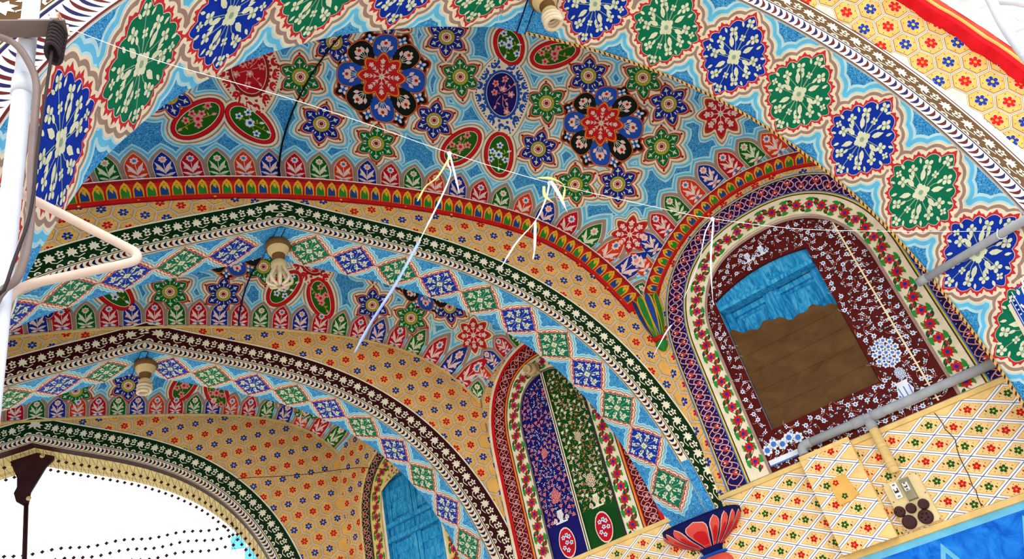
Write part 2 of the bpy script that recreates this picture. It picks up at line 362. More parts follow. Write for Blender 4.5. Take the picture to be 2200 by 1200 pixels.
def oval(p, a, b, fill, fl, mids, seed, rim='dark_red'):
    E = lambda k=0: polar(40, lambda t: 1 / np.sqrt((np.cos(t) / (a + k)) ** 2 + (np.sin(t) / (b + k)) ** 2))
    o = E(); halo(p, o, [h * .8 for h in HAL])
    p.star(o, rim, 8, 3); p.star(E(-.006), 'red' if rim == 'dark_red' else rim, 9, 3)
    p.star(E(-.032), 'cream', 10, 3); p.star(E(-.037), fill, 11, 3)
    floral_fill(p, a - .045, b - .045, seed, fl, mids, 12, 15, .036, 'olive')
    petals(p, 0, 0, .035, 6, fl, 14, 0, 1.2, mids[0], .4)
def mandorla(p, a, b, col, rim, seed):
    o = polar(60, lambda t: (np.abs(np.cos(t) / a) ** 1.45 + np.abs(np.sin(t) / b) ** 1.45) ** (-1 / 1.45))
    halo(p, o, [h * .6 for h in HAL]); p.star(o, 'cream', 8, 4)
    for k in range(60):
        q = o[k] * .95; p.put(xf(polar(6, lambda t: .0075 + 0 * t), *q), col, 9)
    rg = random.Random(seed)
    for k in range(26):
        t = k * TAU / 26; i = int(k * 60 / 26); q = o[i] * .78
        leaf(p, q[0], q[1], t + (1.2 if k % 2 else -1.2), .05, col, 9, 1.2); leaf(p, q[0], q[1], t, .045, col, 9, 1.3)
        p.put(xf(polar(7, lambda t: .012 + 0 * t), *(o[i] * .70)), col, 9)
    E = lambda k: polar(40, lambda t: 1 / np.sqrt((np.cos(t) / (a * .60 + k)) ** 2 + (np.sin(t) / (b * .56 + k)) ** 2))
    p.star(E(.012), rim, 10, 3); p.star(E(-.008), 'cream', 11, 3); p.star(E(-.012), 'panel_navy' if col == 'mandorla_blue' else 'panel_red', 12, 3)
    floral_fill(p, a * .6 - .02, b * .56 - .02, seed, 'pink', ['red', 'pink_pale'], 13, 13, .034, 'salmon')
def niche_panel(p, w, h, fill, tall=1.0, lay=8):
    """pointed panel standing on y = 0 with a flowering plant"""
    def shape(k):
        ww, hh = w / 2 + k, h + k * 1.3
        t = np.linspace(0, 1, 7)
        side = [(ww, 0), (ww, hh * .5)] + [(ww * (1 - q ** 1.9), hh * (.5 + .5 * q ** .92)) for q in t[1:]]
        return np.array(side + [(-x, y) for x, y in side[-2::-1]])
    c = (0, h * .4)
    p.star(shape(w * .36), 'pale', lay - 6, 3, c); p.star(shape(w * .29), 'cyan', lay - 5, 3, c); p.star(shape(w * .19), 'pale', lay - 3, 3, c)
    p.star(shape(w * .13), 'taupe', lay - 1, 3, c); p.star(shape(-w * .015), 'cream', lay, 3, c)
    s_ = shape(-w * .04); s_[:, 1] = np.maximum(s_[:, 1], h * .02); p.star(s_, fill, lay + 1, 3, c)
    L = lay + 2; col = 'leaf' if fill == 'panel_green' else 'pink_pale'; md = 'floral_blue' if fill in ('panel_red', 'panel_orange') else 'pink'
    p.line([(0, h * .12), (0, h * .72)], w * .03, col, L)
    for sd in (1, -1):
        leaf(p, 0, h * .26, math.pi / 2 - sd * .50, h * .46, col, L + 1, .6)
        leaf(p, 0, h * .15, math.pi / 2 - sd * 1.15, h * .3, col, L + 1, .8)
        leaf(p, 0, h * .10, math.pi / 2 - sd * 1.75, h * .22, 'floral_white' if md == 'floral_blue' else col, L + 1, 1.1)
        p.line([(0, h * .25), (sd * w * .22, h * .38)], w * .025, col, L)
        bloom(p, sd * w * .28, h * .42, w * .085, 5, col, L + 1, md)
    petals(p, 0, h * .72, w * .20, 7, col, L + 2, math.pi / 2, 1.1, md, .45)
    p.put(xf(HEART, 0, h * .11, math.pi, w * .2, w * .14), md, L + 2)
def hexagon(r, rot): return polar(6, lambda t: r + 0 * t) @ np.array([[math.cos(rot), math.sin(rot)], [-math.sin(rot), math.cos(rot)]])
def clip(poly, lim):                                      # convex clip against u0<=x<=u1, v0<=y<=v1
    for ax, sgn, val in ((0, 1, lim[0]), (0, -1, lim[1]), (1, 1, lim[2]), (1, -1, lim[3])):
        out = []; n = len(poly)
        for i in range(n):
            a, b = poly[i], poly[(i + 1) % n]; da, db = sgn * (a[ax] - val), sgn * (b[ax] - val)
            if da >= 0: out.append(a)
            if da * db < 0: out.append(a + (b - a) * (da / (da - db)))
        poly = out
        if len(poly) < 3: return None
    return np.array(poly)
def hex_field(p, inside, org, e1, e2, colour, lim, lay=1, rng_ij=40):
    e1, e2, org = np.array(e1), np.array(e2), np.array(org); d = np.linalg.norm(e1); ang = math.atan2(e1[1], e1[0]) + math.pi / 6
    nb = [e1, e2, e2 - e1, -e1, -e2, e1 - e2]; cell = np.array([(nb[k] + nb[(k + 1) % 6]) / 3 for k in range(6)])
    for i in range(-rng_ij, rng_ij):
        for j in range(-rng_ij, rng_ij):
            c = org + i * e1 + j * e2
            if not inside(c[0], c[1]): continue
            for k, (sc, col) in enumerate(((1.0, 'taupe'), (.975, 'cream'), (.90, 'line'), (.88, 'tan_edge'), (.82, 'tan'))):
                q = clip(cell * sc + c, lim)
                if q is not None: p.put(q, col, lay + k)
            if not (lim[0] + d * .3 < c[0] < lim[1] - d * .3 and lim[2] - d * .3 < c[1] < lim[3] + d * .3): continue
            f = colour(i, j); ro = ang + .3 * math.sin(i * 3 + j)
            p.put(xf(lobes(6, d * .28, .55, 6), c[0], c[1], ro), 'cream' , lay + 6)
            p.put(xf(lobes(6, d * .255, .55, 6), c[0], c[1], ro), f, lay + 7)
            p.put(xf(polar(7, lambda t: d * .07 + 0 * t), c[0], c[1]), 'orange' if f == 'flower_red' else 'yellow', lay + 8)
            for k in range(6):
                a = ro + (k + .5) * TAU / 6; p.put(xf(polar(5, lambda t: d * .022 + 0 * t), c[0] + d * .365 * math.cos(a), c[1] + d * .365 * math.sin(a)), 'line', lay + 7)
# ================================================================ the setting
class Band:
    """strip along a curve lying in a mapped plane: u = arc length, v = offset to the left of the direction of travel"""
    def __init__(s, fn, pts):
        s.fn = fn; p = np.asarray(pts, float); s.p = p
        s.a = np.concatenate([[0], np.cumsum(np.hypot(*np.diff(p, axis=0).T))]); s.len = s.a[-1]
        t = np.gradient(p, axis=0); t /= np.linalg.norm(t, axis=1, keepdims=True); s.n = np.stack([-t[:, 1], t[:, 0]], 1)
    def flat(s, u, v):
        f = lambda q: np.interp(u, s.a, q)
        return f(s.p[:, 0]) + v * f(s.n[:, 0]), f(s.p[:, 1]) + v * f(s.n[:, 1])
    def __call__(s, u, v, off=0.0):
        x, z = s.flat(np.asarray(u, float), np.asarray(v, float)); return s.fn(x, z, off)
def fillstrip(p, u0, u1, v0, v1, col, lay, step=.05):
    n = max(2, int(abs(u1 - u0) / step) + 1); u = np.linspace(u0, u1, n)
    pts = np.concatenate([np.stack([u, np.full(n, v0)], 1), np.stack([u, np.full(n, v1)], 1)])
    p.put(pts, col, lay, [(i, i + 1, n + i + 1, n + i) for i in range(n - 1)])
g = 60.0
floor = mesh_obj('floor', [(-g, -g, 0), (g, -g, 0), (g, g, 0), (-g, g, 0)], [(0, 1, 2, 3)], 'floor_stone'); tag(floor, kind='structure')

# ---------------------------------------------------------------- arches
def outer_face(A, bound):
    """outer end of the face for every profile sample"""
    xs, zs = A.x, A.z; ox, oz = [], []
    for x, z in zip(xs, zs):
        d = np.array([x, max(z - ZS, 0.0)]); d /= np.linalg.norm(d) + 1e-9
        lo, hi = 0.0, 6.0
        for _ in range(40):
            m = (lo + hi) / 2
            if bound(x + d[0] * m, z + d[1] * m): lo = m
            else: hi = m
        ox.append(x + d[0] * lo); oz.append(z + d[1] * lo)
    return np.array(ox), np.array(oz)
def arch_shell(A, root, bound, face_mat, soffit_mat='turquoise', name='face'):
    a = np.concatenate([-A.a[:0:-1], A.a])
    sof = strip_patch(A.soffit, a, np.linspace(0, A.dep, 4), 'soffit', soffit_mat, root, smooth=False)
    ox, oz = outer_face(A, bound)
    out = []
    for nm, y in ((name, 0.0), ('rear_' + name, A.dep)):
        V, F = [], []
        for sg in (-1, 1):
            b = len(V); n = len(A.x)
            for k in range(n): V += [(A.cx + sg * A.x[k] + A.ex * (y > 0), A.cy + y, A.z[k] + H), (A.cx + sg * ox[k], A.cy + y, oz[k] + H)]
            F += [(b + 2 * k, b + 2 * k + 1, b + 2 * k + 3, b + 2 * k + 2) for k in range(n - 1)]
        out.append(mesh_obj(nm, V, F, face_mat, root))
    return sof, out[0], out[1]
def crescents(A, parent, d0, d1, a0, a1, step, dark=('maroon', 'navy')):
    p = Paint(A.face); w = d1 - d0
    fillstrip(p, a0, a1, d0, d1, 'white' if A is A1 else 'band_leaf', 14)
    for d, col in ((d0, 'maroon'), (d1 - w * .06, 'navy' if A is A1 else 'maroon')): fillstrip(p, a0, a1, d, d + w * .07, col, 15)
    n = int((a1 - a0) / step)
    for k in range(n):
        u = a0 + (k + .5) * step; sg = 1 if u > 0 else -1
        t = np.linspace(-1, 1, 9); y = d0 + w * (.5 + .40 * t)
        o = np.stack([u + sg * step * (.42 - .80 * t ** 2), y], 1); i = np.stack([u + sg * step * (-.10 - .30 * t ** 2), y], 1)
        p.put(np.concatenate([o, i[::-1]]), dark[k % 2], 16)
    return p.build('crescent_border', parent)
def leaf_band(A, parent, d0, d1, a0, a1, step, ground):
    p = Paint(A.face); w = d1 - d0
    fillstrip(p, a0, a1, d0, d1, ground, 11)
    fillstrip(p, a0, a1, d1 - w * .035, d1 + w * .035, 'band_leaf', 13); fillstrip(p, a0, a1, d0 - w * .02, d0 + w * .02, 'band_leaf', 13)
    n = int((a1 - a0) / step)
    for k in range(n):
        u = a0 + (k + .5) * step; sg = 1 if u > 0 else -1
        c = d0 + w * .55
        p.put(xf(IVY, u, c, 0, step * .50, w * .50), 'band_leaf', 13)
        p.line([(u, c - w * .2), (u + step * .2, d0 + w * .26), (u + step * .5, d0 + w * .34)], w * .035, 'band_leaf', 13)
        q = u + step * .5
        petals(p, q, d0 + w * .66, w * .15, 5, 'band_leaf', 13, .4, 1.0, ground, .25)
        for sd in (1, -1): leaf(p, q, d0 + w * .42, math.pi / 2 + sd * 1.0, w * .16, 'band_leaf', 13, 1.3)
        for dx in (0, .5):
            x = u + (dx + .25) * step; t = np.linspace(0, math.pi, 6)
            p.put(np.stack([x + step * .17 * np.cos(t), d0 + w * .06 + w * .13 * np.sin(t)], 1), 'band_leaf', 13)
            p.put(np.stack([x + step * .07 * np.cos(t), d0 + w * .07 + w * .06 * np.sin(t)], 1), ground, 14)
    return p.build('leaf_border', parent)
def medallions(A, parent, items, b, detail, shear=lambda a: -.18):
    for a, half, col in items:
        p = Paint(A.soffit).at(a, A.dep / 2); p.J = p.J @ np.array([[1, shear(a)], [0, 1]]); medallion(p, half, b, col, detail, 1 if a > 0 else -1); p.build('medallion', parent)
def crown_crease(A, parent, a=0.0, w=.05):
    p = Paint(A.soffit); fillstrip(p, a - w / 2, a - w / 2 + .008, 0, A.dep, 'navy', 16); fillstrip(p, a + w / 2, a + w / 2 + .006, 0, A.dep, 'navy', 16); fillstrip(p, a - w / 2, a + w / 2, 0, A.dep, 'turquoise', 15); p.build('crown_crease', parent)

# nearest arch: splayed front
arch1 = empty('painted_arch', (A1.cx, A1.cy, 0), 'large painted arch nearest the camera, big blue and green medallions', 'arch', 'painted arches across the gallery')
bound1 = lambda x, z: math.hypot(x, max(z - ZS, 0)) < 2.66 if z > ZS else x < 2.66
sof1, face1, _ = arch_shell(A1, arch1, bound1, 'white', name='facade_face')
items = [(a, .25, c) for a, c in ((-3.05, 'green'), (-2.541, 'blue'), (-2.036, 'green'), (-1.536, 'blue'), (-1.043, 'green'), (-.56, 'blue'), (-.10, 'green'))]
items += [(a, .215, c) for a, c in ((.50, 'blue'), (.929, 'green'), (1.35, 'blue'), (1.768, 'green'), (2.193, 'blue'), (2.612, 'green'), (3.035, 'blue'), (3.455, 'green'), (3.88, 'blue'))]
medallions(A1, sof1, items, .287, 2, lambda a: -.30 if a < 0 else .08)
crown_crease(A1, sof1, .15)
crescents(A1, face1, .0, .14, -3.3, 3.9, .034)
leaf_band(A1, face1, .15, .325, -3.3, 3.9, .13, 'band_brown')
p = Paint(A1.face); fillstrip(p, -3.3, 3.9, .333, .345, 'maroon', 14); p.build('painted_lines', face1)
# rope edging along the rear edge of the soffit
p = Paint(A1.soffit); fillstrip(p, .15, 3.9, .556, .574, 'tan', 12)
for k in range(120):
    u = .16 + k * .031; p.put([(u, .558), (u + .012, .558), (u + .024, .573), (u + .012, .573)], 'line', 13)
p.build('rope_edging', sof1)
RI, RO, YF, DEL = 2.655, 2.94, A1.cy, .14
SL = math.hypot(RO - RI, DEL); RM = (RI + RO) / 2
def cone(u, v, off=0.0):
    t = np.asarray(v) / SL; r = RI + (RO - RI) * t; th = np.asarray(u) / RM; lim = math.pi / 2
    below = np.maximum(np.abs(th) - lim, 0) * RM; thc = np.clip(th, -lim, lim)
    nr, ny = -DEL / SL, -(RO - RI) / SL
    r = r + np.asarray(off) * nr
    return np.stack([A1.cx + r * np.sin(thc), YF - DEL * t + np.asarray(off) * ny, ZS + r * np.cos(thc) - below + H], 1)
spl = strip_patch(cone, np.linspace(-5.4, 5.4, 121), np.linspace(0, SL, 4), 'splayed_band', 'cream', arch1)
p = Paint(cone); hex_field(p, lambda u, v: -.02 < v < SL + .06 and -4.6 < u < 4.6, (2.095, .078), (.137, -.04), (.103, .0986), lambda i, j: 'flower_red' if (i + j) % 2 == 0 else 'flower_blue', (-4.8, 4.8, .0, SL), 1, 45)
p.build('hexagon_pattern', spl)
def ringstrip(name, prof, mat, parent, th0=-2.1, th1=2.1, n=170, scal=0.0, per=.098):
    V, F = [], []; m = len(prof)
    for i in range(n + 1):
        th = th0 + (th1 - th0) * i / n; k = 1 - abs(((th / per) % 1) * 2 - 1) ** 2.0
        thc = max(-math.pi / 2, min(math.pi / 2, th)); bel = max(abs(th) - math.pi / 2, 0) * RM
        for (r, y) in prof:
            rr = r + scal * k; V.append((A1.cx + rr * math.sin(thc), y, ZS + rr * math.cos(thc) - bel + H))
    F = [(i * m + j, i * m + j + 1, (i + 1) * m + j + 1, (i + 1) * m + j) for i in range(n) for j in range(m - 1)]
    return mesh_obj(name, V, F, mat, parent)
ringstrip('red_moulding', [(RO - .02, YF - DEL + .01), (RO - .01, YF - DEL - .06), (RO + .012, YF - DEL - .075)], 'crimson', arch1, scal=.022)
ringstrip('moulding_fillet', [(RO + .012, YF - DEL - .075), (RO + .017, YF - DEL - .082), (RO + .03, YF - DEL - .085)], 'tan', arch1, scal=.022)
ringstrip('red_moulding', [(RO + .03, YF - DEL - .085), (RO + .05, YF - DEL - .10), (RO + .07, YF - DEL - .10)], 'lotus', arch1, scal=.022)
cove = ringstrip('cove', [(RO + .06, YF - DEL - .099), (RO + .25, YF - DEL - .22), (RO + .6, YF - DEL - .3)], 'bloom', arch1)
def covemap(u, v, off=0.0):
    th = np.asarray(u); q = np.asarray(v); r = RO + .06 + .19 * q; y = YF - DEL - .099 - .121 * q
    return np.stack([A1.cx + (r - .5 * np.asarray(off)) * np.sin(th), y - np.asarray(off), ZS + (r - .5 * np.asarray(off)) * np.cos(th) + H], 1)
p = Paint(covemap)
for k in range(26):
    th = .70 + k * .035
    p.line([(th, .25 + .3 * (k % 3) / 2), (th + .012, .45 + .2 * (k % 2)), (th + .03, .4)], .004, 'faint_pink', 2)
    p.put(xf(LEAF, th, .7, .6 + k, .02, .10), 'faint_pink' if k % 2 else 'pale', 2)
p.line([(.80, .78), (.86, .8), (.92, .9), (.95, .98)], [.02, .05, .07, .03], 'heart_pink', 3)
p.build('faded_painting', cove)

# second, third and fourth arches
LABEL = {2: 'second painted arch from the camera with dark green leaf border', 3: 'third painted arch with maroon leaf border, beyond the second', 4: 'farthest painted arch, open to the sky beyond'}
roots = {}
def inner_arch(n, A, V, ground, first, spacing, firstl, spl, cols, hexorg, lampside):
    root = empty('painted_arch', (A.cx, A.cy, 0), LABEL[n], 'arch', 'painted arches across the gallery'); roots[n] = root
    bound = lambda x, z: abs(x) < 2.5 and z < V.cornice(x) + .01
    sof, face, rear = arch_shell(A, root, bound, 'cream', 'turquoise' if n < 4 else 'iron', name='tympanum')
    wid = .225
    crescents(A, face, .0, .062, -min(3.2, A.a[-1]), min(3.2, A.a[-1]) if n < 4 else 4.0, .033)
    if n < 4:
        for sg in (1, -1): q = Paint(A.face); fillstrip(q, sg * 3.2, sg * A.a[-1], 0, .068, 'turquoise', 13); q.build('soffit_return', face)
    leaf_band(A, face, .068, wid, -A.a[-1], A.a[-1], .115, ground)
    th_min = lambda x, z: math.hypot(x, z - ZS)
    prof_r = np.hypot(A.x[:61], A.z[:61] - ZS); prof_t = np.arctan2(A.x[:61], A.z[:61] - ZS)
    def inside(x, z):
        if z > V.cornice(x) + .06 or z < 0.2 or abs(x) > 2.6: return False
        t = math.atan2(abs(x), z - ZS); r = math.hypot(x, z - ZS)
        if z < ZS: return n == 4 and abs(x) > A.x[-1] + wid - .06
        return r > np.interp(t, prof_t, prof_r) + wid - .07
    p = Paint(A.plane); tl = .155
    for sg in (1, -1):
        q = Paint(A.plane)
        hex_field(q, lambda x, z: inside(x, z) and x * sg > 0, (sg * hexorg[0], hexorg[1]), (sg * .1235, .0195), (sg * .080, -.107), lambda i, j: ('flower_red', 'flower_blue')[j % 2], (-2.5, 2.5, -1, 4.2) if n else None, 1, 30)
        # keep below the cornice line
        q.build('hexagon_pattern', face)
    meds = [(first + spacing * k, spacing * .5, cols[k % 2]) for k in range(int((3.42 - first) / spacing) + 1)]
    meds += [(-firstl - spl * k, spl * .5, cols[(k + 1) % 2]) for k in range(int((3.2 - firstl) / spl) + 1)]
    if n < 4: medallions(A, sof, meds, .165, 1); crown_crease(A, sof, 0)
    # tongue cornice or plain moulding on top of the tympanum
    xs = np.linspace(-2.5, 2.5, 121); b = Band(A.plane, np.stack([xs, V.cornice(xs)], 1))
    if n == 2:
        cornice(b, root, .175, .045, .077)
    else:
        s_ = strip_patch(lambda u, v, off=0.0: b(u, v, .012), np.linspace(0, b.len, 121), np.array([-.022, 0.0]), 'plain_moulding', 'rail', root)
    return root, sof, face
def cornice(b, root, h, proj, step, u0=0.0, u1=None):
    u1 = b.len if u1 is None else u1
    fn = lambda u, v, off=0.0: b(u, v, proj * (1 + np.asarray(v) / h) ** 2 * .8 + .006 + np.asarray(off))
    base = strip_patch(fn, np.linspace(u0, u1, 140), np.linspace(-h, 0, 6), 'cornice', 'cornice_red', root)
    top = strip_patch(lambda u, v, off=0.0: b(u, 0 * np.asarray(u), np.asarray(v)), np.linspace(u0, u1, 100), np.array([0.0, proj * .8 + .006]), 'cornice_top', 'cream', root)
    p = Paint(fn)
    fillstrip(p, u0, u1, -h * .20, -h * .02, 'dark_red', 1); fillstrip(p, u0, u1, -h * .04, 0, 'pink_pale', 2); fillstrip(p, u0, u1, -h, -h * .93, 'dark_red', 1)
    n = int((u1 - u0) / step)
    for k in range(n):
        u = u0 + (k + .5) * step; w = step * .42
        for s_, col, lay in ((1.0, 'tongue_yellow', 3), (.80, 'tongue_brown', 4)):
            y0, y1 = -h * (.74 + .02 * s_), -h * (.74 - .62 * s_)
            ym = y0 + (y1 - y0) * .55
            p.put([(u - w * s_, y0), (u + w * s_, y0), (u + w * s_, ym), (u + w * .62 * s_, y0 + (y1 - y0) * .82), (u, y1), (u - w * .62 * s_, y0 + (y1 - y0) * .82), (u - w * s_, ym)], col, lay)
        yb, yt = -h * .72, -h * .40
        p.put([(u - w * .72, yb), (u + w * .72, yb), (u + w * .72, yt), (u + w * .3, yt + h * .06), (u, yt), (u - w * .3, yt + h * .08), (u - w * .72, yt)], 'tongue_green' if k % 2 else 'tongue_blue', 5)
    p.build('tongue_ornament', base)
    return base
r2, sof2, face2 = inner_arch(2, A2, V1, 'band_green', .244, .305, .273, .32, ('green', 'blue'), (1.709, 2.9376), 0)
r3, sof3, face3 = inner_arch(3, A3, V2, 'band_maroon', .225, .308, .235, .31, ('blue', 'green'), (1.62, 2.84), 0)
r4, sof4, face4 = inner_arch(4, A4, V3, 'band_green', .22, .30, .22, .30, ('green', 'blue'), (1.50, 2.95), 0)

# ---------------------------------------------------------------- vaults
VL = {1: 'nearest painted vault with two big red rosettes and star flowers', 2: 'second painted vault, seen below the second arch', 3: 'farthest painted vault, a sliver under the third arch'}
def niches(V, root, base, colours, start, spacing, h, umax=2.42):
    """row of flower panels standing on the far edge; colours read outwards from the ridge"""
    for sg in (1, -1):
        x = start if sg > 0 else start - spacing
        k = 0
        while abs(x) < umax:
            col = colours[k % len(colours)] if sg > 0 else colours[::-1][k % len(colours)]
            p = Paint(V.map).at(x, .22); p.c[1] = .012; niche_panel(p, spacing * .86, h, col); p.build('flower_panel', base)
            sl = abs(V.cornice(abs(x) + .01) - V.cornice(abs(x) - .01)) / .02
            x += sg * spacing / math.sqrt(1 + sl * sl); k += 1
def vault(n, V):
    root = empty('painted_vault', (X0[0] + V.s0 * D[0], X0[1] + V.s0 * D[1], V.c[0] + H), VL[n], 'vault', 'painted vaults over the gallery bays')
    us = np.linspace(-2.5, 2.5, 91); vs_ = np.linspace(0, math.pi, 49)
    return root, strip_patch(V.map, us, vs_, 'shell', 'turquoise', root)
PR, PB, PG, PO = 'panel_red', 'panel_blue', 'panel_green', 'panel_orange'
v1, sh1 = vault(1, V1)
niches(V1, v1, sh1, [PR, PG, PO, PB], .119, .163, .240)
side = [PG, PO, PB, PR, PG, PO, PB, PR, PG, PO, PB]
for k, col in enumerate(side[1:]):                                   # along the lunette of the right wall
    tt = np.linspace(.02, 2.9, 400); pp = V1.map(np.full(400, 2.49), tt); aa = np.concatenate([[0], np.cumsum(np.linalg.norm(np.diff(pp, axis=0), axis=1))])
    v = np.interp(.16 + .163 * (k + .4), aa, tt)
    p = Paint(V1.map).at(2.40, v, math.pi / 2); p.c[0] = 2.49; niche_panel(p, .14, .20, col); p.build('flower_panel', sh1)
p = Paint(V1.map).at(2.38, .35, math.radians(40)); p.c[:] = (2.49, .05); niche_panel(p, .13, .2, PG, lay=14); p.build('flower_panel', sh1)
def motif(V, sh, name, u, v, rot, fn, *args):
    p = Paint(V.map).at(u, v, math.radians(rot)); fn(p, *args); return p.build(name, sh)
for u, v in ((.475, 1.045), (1.965, 1.262)): motif(V1, sh1, 'rosette', u, v, 4 if u < 1 else 25, rosette, .335 if u < 1 else .31)
for u, v, r in ((-.064, .957, 5), (.98, 1.19, 17), (1.61, 1.208, 26), (.644, .456, 3), (2.035, .697, 36), (2.262, 1.389, 45), (1.896, 1.781, 29), (-.95, 1.35, 0), (-1.25, .75, 0)):
    motif(V1, sh1, 'green_star_flower', u, v, r, star_flower, .165, 'star_green')
for u, v, r in ((.226, .564, -8), (.985, .767, 5), (1.673, 1.574, 21), (2.115, 1.70, 47), (.673, 1.515, 8), (-.003, 1.30, 13), (1.737, .822, 13), (2.225, .928, 41), (-.86, .80, 5), (-1.5, 1.1, 0), (.2, 1.6, 5)):
    motif(V1, sh1, 'blue_star_flower', u, v, r, star_flower, .165, 'star_blue')
for k, (u, v, r, a, b, q) in enumerate(((-.606, .579, 32, .205, .115, 0), (-.256, .536, -42, .195, .115, 1), (1.233, .601, 58, .195, .115, 0), (1.507, .640, -73, .185, .115, 1), (1.079, 1.593, -60, .16, .115, 1), (1.372, 1.652, 36, .195, .11, 0))):
    motif(V1, sh1, 'oval_medallion', u, v, r, oval, a, b, 'oval_green', 'pink' if q == 0 else 'floral_white', ['red', 'flower_red'] if q == 0 else ['mandorla_blue'], k)
motif(V1, sh1, 'mandorla', 1.312, 1.151, 20, mandorla, .21, .31, 'mandorla_blue', 'mandorla_blue', 3)
motif(V1, sh1, 'mandorla', -.433, 1.003, 0, mandorla, .21, .31, 'red', 'dark_red', 4)
motif(V1, sh1, 'red_star_flower', 2.372, .655, 40, red_star, .15); motif(V1, sh1, 'red_star_flower', 2.27, 1.90, 40, red_star, .165)
p = Paint(V1.map)
p.line([(0, t) for t in np.linspace(0.01, 3.1, 40)], .014, 'black', 26); p.build('ridge_crack', sh1)
v2, sh2 = vault(2, V2)
niches(V2, v2, sh2, [PR, PG, PR, PB], .06, .152, .215)

v3, sh3 = vault(3, V3)
niches(V3, v3, sh3, [PB, PO, PR, PG], .78 - .155 * 4, .155, .19)
p = Paint(V2.map); p.line([(0.66, t) for t in np.linspace(0.01, 3.1, 40)], .012, 'navy', 26); p.build('ridge_crack', sh2)
for u, v, r in ((.119, .477, 2), (.719, .90, 8), (1.93, .695, 27), (1.45, 1.25, 15), (-.60, .95, 0), (-1.1, .5, -8)): motif(V2, sh2, 'green_star_flower', u, v, r, star_flower, .155, 'star_green')
for u, v, r in ((.51, .471, 5), (1.629, .675, 18), (2.109, 1.12, 35), (-.95, 1.2, 0), (-.7, .45, -5), (2.0, 1.9, 30)): motif(V2, sh2, 'blue_star_flower', u, v, r, star_flower, .155, 'star_blue')
for u, v, rs in ((.36, 1.22, .28), (1.86, 1.32, .26)): motif(V2, sh2, 'rosette', u, v, 15, rosette, rs)
for k, (u, v, r, q) in enumerate(((.94, .640, 58, 1), (1.235, .590, -62, 0), (-.28, .50, -50, 1))): motif(V2, sh2, 'oval_medallion', u, v, r, oval, .185, .105, 'oval_green', 'pink' if q == 0 else 'floral_white', ['red'] if q == 0 else ['mandorla_blue'], 20 + k)
motif(V2, sh2, 'mandorla', 1.02, 1.17, 12, mandorla, .19, .27, 'red', 'dark_red', 8)
motif(V2, sh2, 'red_star_flower', 2.318, 1.0, 43, red_star, .15)
for k, col in enumerate([PO, PB, PR, PG, PO, PB]):
    tt = np.linspace(.02, 2.9, 400); pp = V2.map(np.full(400, 2.49), tt); aa = np.concatenate([[0], np.cumsum(np.linalg.norm(np.diff(pp, axis=0), axis=1))])
    p = Paint(V2.map).at(2.40, np.interp(.12 + .15 * (k + .4), aa, tt), math.pi / 2); p.c[0] = 2.49; niche_panel(p, .13, .16, col); p.build('flower_panel', sh2)
p = Paint(V2.map).at(2.38, .35, math.radians(40)); p.c[:] = (2.49, .05); niche_panel(p, .12, .19, PG, lay=14); p.build('flower_panel', sh2)
for u, v, r in ((.65, .53, 2), (-.2, .6, 0), (1.9, .75, 20)): motif(V3, sh3, 'blue_star_flower', u, v, r, star_flower, .155, 'star_blue')
for u, v, r in ((.25, .45, 2), (.2, .95, 0), (2.15, .6, 25)): motif(V3, sh3, 'green_star_flower', u, v, r, star_flower, .15, 'star_green')
for k, (u, v, r) in enumerate(((1.102, .58, 60), (1.393, .50, -60))): motif(V3, sh3, 'oval_medallion', u, v, r, oval, .18, .10, 'oval_green', 'pink', ['red'], 30 + k)
# ---------------------------------------------------------------- right wall
SH1 = (-1.155, -.475, 1.425, 2.46)      # shutter opening of the first bay (s0, s1, z0, z1)
SH3 = (2.23, 2.83, .95, 2.40)           # shutter opening of the third bay
def wall_quads(u_cuts, v_cuts, holes):
    V, F = [], []
    for i in range(len(u_cuts) - 1):
        for j in range(len(v_cuts) - 1):
            u0, u1, v0, v1 = u_cuts[i], u_cuts[i + 1], v_cuts[j], v_cuts[j + 1]
            if any(h[0] <= (u0 + u1) / 2 <= h[1] and h[2] <= (v0 + v1) / 2 <= h[3] for h in holes): continue
            b = len(V); V += list(wallmap([u0, u1, u1, u0], np.array([v0, v0, v1, v1]))); F.append((b, b + 1, b + 2, b + 3))
    return V, F
V_, F_ = wall_quads([-2.3, SH1[0], SH1[1], SH3[0], SH3[1], 3.62], [-H, SH3[2], SH1[2], SH3[3], SH1[3], 3.3], [SH1, SH3])
wall_right = mesh_obj('wall_right', V_, F_, 'cream'); tag(wall_right, kind='structure')
def reveal(h, depth, mat, parent):
    V, F = [], []
    for (ua, va), (ub, vb) in (((h[0], h[2]), (h[1], h[2])), ((h[1], h[2]), (h[1], h[3])), ((h[1], h[3]), (h[0], h[3])), ((h[0], h[3]), (h[0], h[2]))):
        b = len(V); V += list(wallmap([ua, ub, ub, ua], np.array([va, vb, vb, va]), np.array([0, 0, -depth, -depth]))); F.append((b, b + 1, b + 2, b + 3))
    return mesh_obj('reveal', V, F, mat, parent)
def lun(c, h, top, zc, foot, n=2.35, N=48):
    """outline from the foot on the viewer side (small s) up and over to the far foot"""
    t = np.linspace(0, math.pi, N); e = 2 / n
    x = -np.sign(np.cos(t)) * np.abs(np.cos(t)) ** e * h + c; z = zc + np.sin(t) ** e * (top - zc)
    up = np.linspace(foot, zc, 10)[:-1]
    return np.concatenate([np.stack([np.full(9, c - h), up], 1), np.stack([x, z], 1), np.stack([np.full(9, c + h), up[::-1]], 1)])
def resample(pts, step=.03):
    pts = np.asarray(pts, float); a = np.concatenate([[0], np.cumsum(np.hypot(*np.diff(pts, axis=0).T))])
    q = np.linspace(0, a[-1], int(a[-1] / step) + 1); return np.stack([np.interp(q, a, pts[:, 0]), np.interp(q, a, pts[:, 1])], 1)
